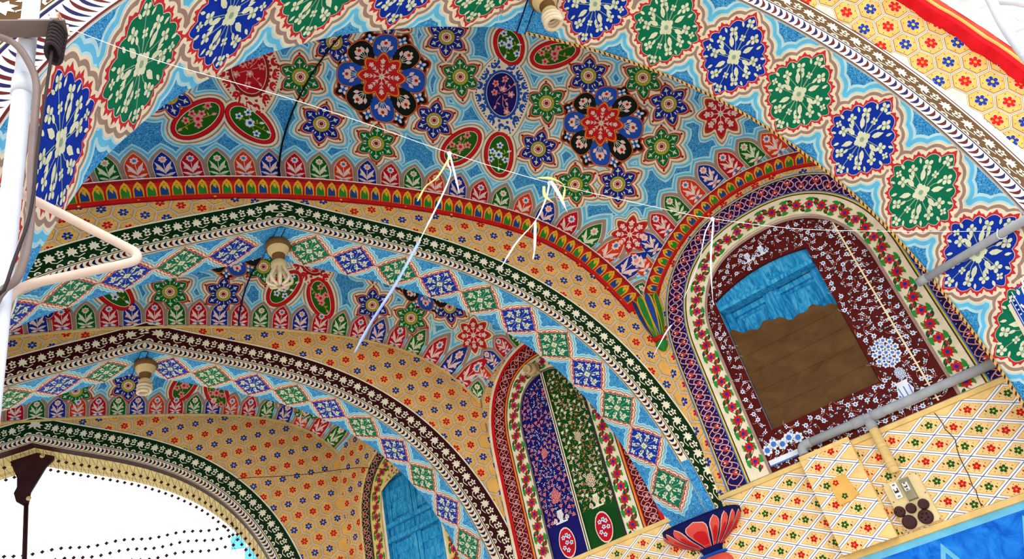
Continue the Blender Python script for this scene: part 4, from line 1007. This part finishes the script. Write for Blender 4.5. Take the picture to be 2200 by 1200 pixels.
# ---------------------------------------------------------------- lamps
def lamp(name, c, label, kind, group='bulb holders in the arch crowns'):
    r = empty(name, c, label, 'lamp', group); c = np.asarray(c, float)
    lathe('holder_base', [(0, .001), (0, .078), (.03, .084), (.05, .082), (.055, .07)], c, 'porcelain_dark', r)
    lathe('holder_cup', [(.052, .072), (.075, .068), (.095, .055), (.105, .05), (.11, .03)], c, 'porcelain', r)
    lathe('neck', [(.105, .044), (.125, .042), (.135, .034), (.16, .034)], c, 'porcelain_dark', r)
    if kind == 'tubes':
        b = lathe('bulb_base', [(.155, .036), (.17, .05), (.20, .052), (.215, .05), (.216, .0)], c, 'porcelain', r)
        for k in range(8):
            a = k * TAU / 8; d = np.array([math.cos(a), math.sin(a), 0])
            tube('bulb_tube', smooth_path([c + d * .034 - [0, 0, .21], c + d * .05 - [0, 0, .25], c + d * .075 - [0, 0, .30], c + d * .07 - [0, 0, .335], c + d * .02 - [0, 0, .355]], 3), .0105, 'tube_glass', b, 8)
    else:
        b = lathe('bulb_base', [(.155, .036), (.165, .045), (.185, .045), (.19, .03), (.19, 0)], c, 'porcelain', r)
        pts = [c + np.array([.045 * math.cos(t), .045 * math.sin(t), -.195 - .075 * t / 18]) for t in np.linspace(0, 18, 90)]
        tube('spiral_tube', pts, .0115, 'tube_glass', b, 8)
    return r
lamp('ceiling_lamp', (.285, 4.09, A2.z[0] + H - .015), 'porcelain holder with a cage-like tube bulb hanging from the second arch', 'tubes')
lamp('ceiling_lamp', (-.625, 5.405, A3.z[0] + H - .01), 'porcelain holder with a small spiral bulb hanging from the third arch', 'spiral')
lamp('ceiling_lamp', (A1.cx + .21, A1.cy + .33, A1.z[0] + H - .005), 'white spiral bulb in the crown of the nearest arch, cut by the top edge', 'spiral')
so = wallmap([1.03], np.array([2.60]), np.array([.0]))[0]
r = empty('wall_lamp_holder', so, 'empty porcelain bulb holder on the wall above the blue and green panels', 'lamp')
ax = np.array([-D[1] - .35, D[0] - .2, -.35])
slab('mounting_block', .985, 1.075, 2.555, 2.645, .0, .05, 'porcelain', r, .006)
cc = wallmap([1.03], np.array([2.60]), np.array([.05]))[0]
lathe('holder_cup', [(-.01, .0), (-.01, .045), (.02, .05), (.04, .045), (.045, .03)], cc, 'porcelain', r, axis=ax); lathe('socket_mouth', [(.04, .03), (.06, .028), (.062, .034), (.085, .034), (.086, .026), (.06, .024), (.06, 0)], cc, 'porcelain', r, axis=ax)
# ---------------------------------------------------------------- pipes on the wall
def wp(s, z, o): return wallmap([s], np.array([z]), np.array([o]))[0]
pp = empty('conduit_pipe', wp(-1.0, 1.25, .03), 'grey conduit pipe running along the wall under the brown panel', 'pipe')
tube('pipe_run', [wp(-1.80, 1.262, .034), wp(-1.2, 1.256, .034), wp(-.64, 1.258, .034)], .026, 'pvc', pp, 14)
tube('elbow', smooth_path([wp(-.66, 1.258, .034), wp(-.615, 1.255, .034), wp(-.598, 1.235, .034), wp(-.596, 1.205, .034)], 4), .028, 'pvc', pp, 14)
for s_ in (-.95, -1.06): tube('coupling', [wp(s_ - .035, 1.2565, .034), wp(s_ + .035, 1.2565, .034)], .0295, 'pvc', pp, 14)
tube('tee_branch', [wp(-1.005, 1.25, .034), wp(-1.004, 1.19, .034)], .029, 'pvc', pp, 14)
br = empty('branch_pipe', wp(-1.0, 1.1, .034), 'short cream pipe dropping to the switch board', 'pipe')
tube('pipe_run', smooth_path([wp(-1.004, 1.192, .034), wp(-1.003, 1.08, .034), wp(-1.002, .98, .034), wp(-1.0, .935, .03)], 4), .026, 'pvc_cream', br, 14); tube('coupling', [wp(-1.003, 1.10, .034), wp(-1.003, 1.075, .034)], .0295, 'pvc_cream', br, 14); tube('coupling', [wp(-1.0015, .99, .033), wp(-1.0005, .965, .032)], .029, 'pvc_cream', br, 14)
up = empty('grey_pipe', (3.46, 2.39, 3.32), 'grey pipe sticking out past the nearest arch at the right edge', 'pipe')
tube('pipe_run', [(3.46, 2.42, 3.325), (3.46, 2.053, 3.265), (3.46, 1.60, 3.19)], .021, 'pvc', up, 14); tube('coupling', [(3.46, 2.43, 3.327), (3.46, 2.37, 3.317)], .0245, 'pvc', up, 14)
ringp = [np.array([3.46 + .026 * math.cos(t), 1.92 + .01 * math.sin(2 * t), 3.243 + .026 * math.sin(t)]) for t in np.linspace(0, TAU * 1.6, 24)]
tube('string_wrap', ringp, .003, 'ribbon', up, 6)
# ---------------------------------------------------------------- meter cupboard and switch board
cb_ = empty('meter_cupboard', wp(-.72, .64, 0), 'shallow wall cupboard painted over with the same diamond pattern', 'cupboard')
slab('body', -.862, -.572, .632, 1.19, 0.0, .062, 'rail', cb_)
dr = slab('door', -.868, -.566, .628, 1.196, .062, .074, 'tan', cb_)
p = Paint(lambda u, v, off=0.0: wallmap(u, v, np.asarray(off) + .0742)); lattice(p, (-.866, -.568, .630, 1.194), 1); fillstrip(p, -.866, -.568, 1.168, 1.194, 'rail', 8); p.build('lattice_pattern', dr)
hs = [(-.668, 1.02), (-.765, 1.015), (-.775, .95), (-.79, .89), (-.74, .868), (-.668, .864), (-.662, .94)]
V = np.concatenate([wallmap(np.array([q[0] for q in hs]), np.array([q[1] for q in hs]), np.full(7, .074)), wallmap(np.array([(q[0] + .72) * .93 - .72 for q in hs]), np.array([(q[1] - .94) * .93 + .94 for q in hs]), np.full(7, .088))])
hp = mesh_obj('hatch_plate', V, [tuple(range(7, 14))] + [(k, (k + 1) % 7, 7 + (k + 1) % 7, 7 + k) for k in range(7)], 'tan', dr)
for q, col in (((-.70, .985), 'flower_red'), ((-.715, .905), 'dark_green')):
    p = Paint(lambda u, v, off=0.0: wallmap(u, v, np.asarray(off) + .0882)); bloom(p, q[0], q[1], .017, 5, col, 1, 'yellow', .45); p.build('painted_flower', hp)
slab('hinge', -.872, -.862, .78, .84, .05, .08, 'rail', cb_); slab('hinge', -.872, -.862, 1.0, 1.05, .05, .08, 'rail', cb_)
sb = empty('switch_board', wp(-1.0, .64, 0), 'cream switch board with breakers and round brown sockets', 'switch board')
slab('board', -1.098, -.90, .640, .905, 0, .024, 'switch', sb, .006)
slab('breaker_cover', -1.045, -.992, .775, .895, .024, .046, 'breaker_body', sb, .004)
def breaker(u, z, w, h, o):
    b = slab('breaker', u - w / 2, u + w / 2, z - h / 2, z + h / 2, o, o + .02, 'breaker', sb, .002)
    slab('breaker_slot', u - w * .3, u + w * .3, z - h * .14, z + h * .14, o + .02, o + .022, 'line', b); slab('toggle', u - w * .16, u + w * .16, z - h * .02, z + h * .14, o + .022, o + .032, 'breaker', b)
    for q in (-.36, .36): slab('terminal', u - w * .2, u + w * .2, z + q * h - .004, z + q * h + .004, o + .02, o + .0215, 'steel', b)
breaker(-.962, .845, .036, .085, .024); breaker(-1.018, .845, .028, .045, .046)
nrm = np.array([-D[1], D[0], 0])
def socket_(u, z, r, holes):
    c = wp(u, z, .024); b = lathe('socket', [(0, r * 1.12), (.008, r * 1.1), (.014, r), (.022, r * .9), (.024, r * .6), (.02, r * .45), (.02, 0)], c, 'socket', sb, 20, nrm)
    for k in range(holes): 
        a = k * TAU / holes; lathe('socket_hole', [(.0225, r * .13), (.0245, r * .13), (.0245, 0)], wp(u + r * .5 * math.cos(a), z + r * .5 * math.sin(a), .024), 'black', b, 8, nrm)
for u, z, r, h in ((-.925, .745, .026, 2), (-.985, .742, .024, 0), (-1.05, .740, .025, 0), (-.945, .682, .033, 0), (-1.03, .680, .034, 5)): socket_(u, z, r, h)
for u, z in ((-.91, .65), (-1.088, .65), (-.91, .893), (-1.088, .893), (-.92, .80), (-1.085, .79)): lathe('screw', [(0, .004), (.002, .003), (.002, 0)], wp(u, z, .024), 'steel', sb, 8, nrm)
# ---------------------------------------------------------------- sign on the inner face of the nearest arch
sg_c = np.array([3.512, 2.113, 3.107]); ey = np.array([0, -.992, -.125]); ez = np.array([0, .125, -.992])
def signmap(u, v, off=0.0):
    u, v = np.asarray(u, float), np.asarray(v, float); return sg_c + u[:, None] * ey + v[:, None] * ez + np.asarray(off).reshape(-1, 1) * np.array([-1.0, 0, 0])
sr = empty('wall_sign', tuple(sg_c), 'blue sign with white script and cream frame at the right edge', 'sign')
def signbox(name, u0, u1, v0, v1, o0, o1, mat):
    V = np.concatenate([signmap([u0, u1, u1, u0], [v0, v0, v1, v1], np.full(4, o)) for o in (o0, o1)])
    return mesh_obj(name, V, [(3, 2, 1, 0), (4, 5, 6, 7), (0, 1, 5, 4), (1, 2, 6, 5), (2, 3, 7, 6), (3, 0, 4, 7)], mat, sr)
signbox('frame', 0, .36, 0, .46, -.022, .0, 'cream'); fld = signbox('field', .022, .338, .022, .438, 0, .002, 'sign_blue')
p = Paint(lambda u, v, off=0.0: signmap(u, v, np.asarray(off) + .002))
for q in ([(.03, .03), (.33, .03)], [(.03, .03), (.03, .43)], [(.03, .43), (.33, .43)]): p.line(q, .003, 'white', 1)
for k in range(14): p.line([(.036, .05 + k * .012), (.046, .05 + k * .012)], .006, 'white' if k % 2 else 'navy', 2)
p.line([(.055, .20), (.052, .06), (.07, .045), (.33, .045)], .004, 'white', 2); p.line([(.055, .20), (.09, .215), (.33, .215)], .004, 'white', 2)
p.line(smooth_path([(.118, .06, 0), (.125, .095, 0), (.112, .115, 0), (.10, .10, 0)], 4) and np.array(smooth_path([(.125, .055, 0), (.120, .09, 0), (.108, .10, 0), (.104, .13, 0), (.108, .165, 0), (.095, .19, 0), (.072, .185, 0), (.062, .165, 0)], 4))[:, :2], .011, 'white', 2)
p.line([(.135, .055), (.20, .17)], .012, 'white', 2); p.line([(.20, .06), (.20, .19)], .012, 'white', 2); p.line([(.26, .06), (.262, .16), (.235, .195), (.205, .19)], .011, 'white', 2)
for x, y in ((.127, .145), (.127, .165)): p.put(xf([(.008, 0), (0, .008), (-.008, 0), (0, -.008)], x, y), 'white', 2)
scatter_florals(p, lambda x, y: True, (.06, .31, .24, .41), 40, .018, ['white'], ['sign_blue'], 'white', 2, 4)
p.build('script', fld)
# ---------------------------------------------------------------- pole, bracket and cables at the left
def ext(a, b, z): a, b = np.array(a), np.array(b); return a + (b - a) * (z - a[2]) / (b[2] - a[2])
pa, pb = (-.517, 1.45, 3.756), (-.43, 1.45, 2.423)
pole = empty('white_pole', tuple(ext(pa, pb, 0)), 'leaning white metal pole at the left edge', 'pole')
tube('shaft', [ext(pa, pb, 0), ext(pa, pb, 2.0), ext(pa, pb, 4.3)], .021, 'pole', pole, 16); tube('collar', [ext(pa, pb, 3.30), ext(pa, pb, 3.24)], .0245, 'pole', pole, 16); tube('foot_plate', [ext(pa, pb, 0), ext(pa, pb, .015)], .07, 'steel', pole, 12)
ba = empty('angle_iron', (-.45, 1.42, 3.44), 'rusty angle-iron arm crossing the white pole', 'bracket')
def bar(name, a, b, w, h, mat, parent):
    a, b = np.array(a), np.array(b); t = (b - a) / np.linalg.norm(b - a); u_ = np.cross(t, [0, 0, 1]); u_ /= np.linalg.norm(u_); v_ = np.cross(u_, t); V = []
    for q in (a, b): V += [q + u_ * w * i + v_ * h * j for i, j in ((-.5, -.5), (.5, -.5), (.5, .5), (-.5, .5))]
    return mesh_obj(name, V, [(0, 1, 2, 3), (7, 6, 5, 4), (0, 4, 5, 1), (1, 5, 6, 2), (2, 6, 7, 3), (3, 7, 4, 0)], mat, parent)
bar('flange', (-.70, 1.425, 3.415), (-.40, 1.425, 3.475), .006, .042, 'rusty', ba); bar('flange', (-.70, 1.40, 3.394), (-.40, 1.40, 3.452), .05, .006, 'steel', ba); bar('bolt', (-.425, 1.37, 3.462), (-.415, 1.44, 3.467), .022, .022, 'rusty', ba)
for k in range(7): tube('tie_wire', [np.array([-.42 + .016 * math.cos(t), 1.405 + .035 * math.sin(t), 3.44 - .014 * k - .01 * t / TAU]) for t in np.linspace(0, TAU, 16)], .0055, 'cable', ba, 6)
cbl = smooth_path([(-.56, 1.40, 3.40), (-.508, 1.40, 3.372), (-.47, 1.40, 3.309), (-.442, 1.40, 3.226), (-.43, 1.40, 3.095), (-.418, 1.40, 2.946), (-.401, 1.40, 2.783), (-.404, 1.40, 2.648), (-.45, 1.42, 2.5), (-.46, 1.42, 1.6), (-.40, 1.42, .05)], 6)
tag(tube('power_cable', cbl, .0085, 'steel'), 'thick grey cable curving down beside the white pole', 'cable')
cb2 = smooth_path([(-.42, 1.39, 3.34), (-.416, 1.39, 3.2), (-.41, 1.39, 3.0), (-.40, 1.385, 2.80), (-.415, 1.38, 2.62), (-.44, 1.40, 2.3), (-.43, 1.40, .05)], 6)
tag(tube('thin_wire', cb2, .0035, 'cable'), 'thin black wire hanging from the angle iron', 'cable')
cd = smooth_path([(-.466, 1.5, 2.963), (-.353, 1.5, 2.886), (-.235, 1.5, 2.804), (-.211, 1.5, 2.785), (-.208, 1.5, 2.766), (-.229, 1.5, 2.753), (-.328, 1.5, 2.722), (-.412, 1.5, 2.695), (-.442, 1.5, 2.662), (-.45, 1.5, 2.60), (-.45, 1.49, 2.3)], 5)
cnd = empty('bent_conduit', (-.45, 1.5, 2.3), 'white conduit bent back on itself beside the pole', 'pipe'); tube('pipe_run', cd, .0105, 'conduit', cnd, 12)
# ---------------------------------------------------------------- string with torn streamers
S_ = [(-.419, 1.45, 3.522), (-.204, 1.497, 3.476), (.136, 1.564, 3.442), (.418, 1.614, 3.389), (.668, 1.655, 3.328), (1.027, 1.709, 3.262), (1.524, 1.773, 3.206), (1.716, 1.796, 3.191), (2.119, 1.838, 3.185), (2.53, 1.875, 3.209), (3.009, 1.913, 3.245), (3.445, 1.93, 3.268)]
tag(tube('streamer_string', smooth_path(S_, 5), .0012, 'ribbon', None, 6), 'thin white string stretched across the nearest arch', 'string')
def streamer(label, parts):
    r_ = empty('torn_streamer', parts[0][0][0], label, 'streamer', 'torn streamers on the string')
    for pts, w, mat in parts: ribbon('ribbon', pts, w, mat, r_)
    k = parts[0][0][0]; lathe('knot', [(-.008, 0), (-.006, .006), (0, .008), (.006, .006), (.008, 0)], k, 'ribbon', r_, 8)
streamer('long pale blue streamer trailing far down over the second arch', [([(.668, 1.655, 3.323), (.655, 1.655, 3.276), (.657, 1.655, 3.234), (.612, 1.655, 3.136), (.51, 1.655, 2.948)], .007, 'ribbon'), ([(.51, 1.655, 2.948), (.421, 1.65, 2.795), (.344, 1.645, 2.677), (.285, 1.64, 2.575)], .012, 'ribbon_blue'), ([(.668, 1.652, 3.32), (.668, 1.65, 3.213), (.668, 1.65, 3.143)], .007, 'ribbon'), ([(.664, 1.65, 3.30), (.609, 1.65, 3.211), (.564, 1.65, 3.168), (.528, 1.65, 3.105)], .009, 'ribbon_gold')])
streamer('short knotted white and gold streamer in the middle of the string', [([(1.027, 1.709, 3.258), (.986, 1.70, 3.171), (.925, 1.70, 3.077), (.84, 1.70, 2.988), (.768, 1.70, 2.892)], .008, 'ribbon'), ([(1.03, 1.70, 3.262), (1.045, 1.70, 3.194), (1.052, 1.70, 3.121)], .013, 'ribbon'), ([(.985, 1.70, 3.275), (1.03, 1.69, 3.262), (1.075, 1.70, 3.24), (1.05, 1.70, 3.17)], .014, 'ribbon_gold'), ([(.925, 1.70, 3.077), (.905, 1.70, 3.0), (.89, 1.70, 2.95), (.878, 1.70, 2.92)], .010, 'ribbon'), ([(1.0, 1.705, 3.24), (.99, 1.70, 3.19), (1.02, 1.70, 3.15)], .012, 'ribbon_gold')])
streamer('thin white streamer hanging before the brown painted panel', [([(1.716, 1.796, 3.188), (1.639, 1.78, 3.105), (1.558, 1.78, 2.975), (1.431, 1.78, 2.815)], .006, 'ribbon'), ([(1.716, 1.79, 3.185), (1.607, 1.78, 2.974), (1.545, 1.78, 2.813), (1.538, 1.78, 2.784)], .008, 'ribbon'), ([(1.340, 1.78, 2.71), (1.307, 1.78, 2.68), (1.229, 1.78, 2.597)], .007, 'ribbon')])
# ---------------------------------------------------------------- beyond the farthest arch
cv = empty('sheet_vault', (A4.cx, A4.cy + .05, 0), 'cream corrugated sheet lining beyond the farthest arch', 'sheet lining')
aa = np.concatenate([-A4.a[:0:-1], A4.a]); nb = 40; Vv = []
for a in aa:
    for j in range(nb + 1):
        x, z = A4.curve(np.array([a]), -.006 * math.sin(j * TAU / 8)); Vv.append((A4.cx + x[0], A4.cy + .10 + j * .38 / nb, z[0] + H))
mesh_obj('corrugated_sheet', Vv, [(i * (nb + 1) + j, i * (nb + 1) + j + 1, (i + 1) * (nb + 1) + j + 1, (i + 1) * (nb + 1) + j) for i in range(len(aa) - 1) for j in range(nb)], 'sheet', cv, smooth=True)
net = empty('bead_net', (A4.cx, A4.cy + .2, A4.z[0] + H - .05), 'dark bead and wire net hung under the farthest arch', 'net')
wires, beads = ([], []), ([], [])
def add_to(buf, vf): b = len(buf[0]); buf[0].extend(vf[0]); buf[1].extend([tuple(q + b for q in f) for f in vf[1]])
def bead(c, r=.017):
    V = [np.array(c) + r * np.array(q) for q in ((0, 0, 1), (1, 0, 0), (0, 1, 0), (-1, 0, 0), (0, -1, 0), (0, 0, -1), (.7, .7, 0), (-.7, .7, 0), (-.7, -.7, 0), (.7, -.7, 0))]
    R_ = [1, 6, 2, 7, 3, 8, 4, 9]; add_to(beads, (V, [(0, R_[k], R_[(k + 1) % 8]) for k in range(8)] + [(5, R_[(k + 1) % 8], R_[k]) for k in range(8)]))
def sof4(a, w, d): x, z = A4.curve(np.array([a]), -d); return np.array([A4.cx + x[0], A4.cy + w, z[0] + H])
k = 0
for a in np.arange(-.9, 2.6, .062):
    q0, q1, q2 = sof4(a, .02, .015), sof4(a + .031, .22, .03), sof4(a, .42, .045)
    for u_, w_ in ((q0, q1), (q1, q2)): add_to(wires, tube_mesh([u_, w_], .0016, 4, False))
    q3 = sof4(a - .031, .22, .03); add_to(wires, tube_mesh([q0, q3], .0016, 4, False)); add_to(wires, tube_mesh([q3, q2], .0016, 4, False))
    bead(q1); bead(q2)
for row in range(3):
    for k in range(30):
        x = -1.95 + k * .0665 + (row % 2) * .033; z = 3.99 + .018 * (x + 1.78) - row * .088 + .01 * math.sin(k * .9)
        if x > .02: continue
        bead((x, 6.98, z)); n1, n2 = (x - .033, 6.98, z - .088), (x + .033, 6.98, z - .088)
        add_to(wires, tube_mesh([np.array((x, 6.98, z)), np.array(n1)], .0012, 4, False)); add_to(wires, tube_mesh([np.array((x, 6.98, z)), np.array(n2)], .0012, 4, False))
add_to(wires, tube_mesh([np.array((-2.0, 6.98, 3.985)), np.array((.05, 6.98, 4.022))], .0014, 4, False))
tag(mesh_obj('wires', wires[0], wires[1], 'mesh_iron', net), kind='stuff'); tag(mesh_obj('beads', beads[0], beads[1], 'mesh_iron', net, smooth=True), kind='stuff')
pl = [(-1.693, 4.835), (-1.46, 4.835), (-1.455, 4.73), (-1.505, 4.668), (-1.592, 4.455), (-1.596, 4.352), (-1.624, 4.34), (-1.689, 4.387), (-1.714, 4.458), (-1.698, 4.508), (-1.708, 4.59), (-1.775, 4.738)]
br_ = empty('iron_post', (-1.56, 6.833, 0), 'dark rusty post with a plate at its top, under the farthest arch', 'post')
V = [(x, 6.82 + o, z) for o in (0, .025) for x, z in pl]; n = len(pl)
mesh_obj('top_plate', V, [tuple(range(n)), tuple(range(2 * n - 1, n - 1, -1))] + [(k, (k + 1) % n, n + (k + 1) % n, n + k) for k in range(n)], 'iron', br_)
tube('post_shaft', [(-1.615, 6.833, 4.36), (-1.57, 6.833, 3.9), (-1.55, 6.833, 0)], .018, 'iron', br_, 10)
for q in ((-1.545, 4.77), (-1.60, 4.40)): lathe('bolt_washer', [(0, .02), (.004, .018), (.004, 0)], (q[0], 6.818, q[1]), 'sheet', br_, 10, (0, -1, 0))
bd = empty('tiled_building', (1.0, 10.5, 0), 'pale blue tiled building corner seen far behind the bead net', 'building')
mesh_obj('wall', [(x, y, z) for z in (0, 5.0) for x, y in ((-.06, 10), (2.5, 10), (2.5, 11), (-.06, 11))], [(0, 1, 5, 4), (1, 2, 6, 5), (2, 3, 7, 6), (3, 0, 4, 7), (4, 5, 6, 7)], 'pale', bd)
for k in range(5):
    for j in range(4): 
        x0, z0 = -.05 + k * .16, 4.78 - j * .16
        mesh_obj('tile', [(x0, 9.99, z0), (x0 + .15, 9.99, z0), (x0 + .15, 9.99, z0 + .15), (x0, 9.99, z0 + .15), (x0, 10.0, z0), (x0 + .15, 10.0, z0), (x0 + .15, 10.0, z0 + .15), (x0, 10.0, z0 + .15)], [(0, 1, 2, 3), (0, 4, 5, 1), (1, 5, 6, 2), (2, 6, 7, 3), (3, 7, 4, 0)], 'floral_white' if (k + j) % 2 else 'cyan', bd)
# wires across the third bay
for lab, pts in (('thin dark wire sagging across the farthest tympanum to the window', [(-.10, 6.60, 4.30), (.1, 6.4, 4.22), (.5, 6.2, 4.12), (.95, 6.0, 4.05), (1.21, 5.98, 4.0)]),):
    tag(tube('loose_wire', smooth_path(pts, 6), .003, 'cable', None, 6), lab, 'wire')

# ---------------------------------------------------------------- white tube frame in the top right corner
fr = empty('awning_frame', (3.25, 1.25, 3.6), 'white curved tube frame in the top right corner above the red moulding', 'frame')
tube('curved_tube', smooth_path([(3.50, 1.22, 4.40), (3.458, 1.25, 4.295), (3.37, 1.25, 4.095), (3.29, 1.25, 3.896), (3.249, 1.25, 3.707), (3.242, 1.25, 3.566), (3.25, 1.25, 2.4), (3.25, 1.25, 0)], 6), .022, 'pole', fr, 14)
tube('straight_tube', [(3.372, 1.25, 4.11), (3.55, 1.25, 4.14), (3.9, 1.25, 4.11)], .014, 'pole', fr, 12)
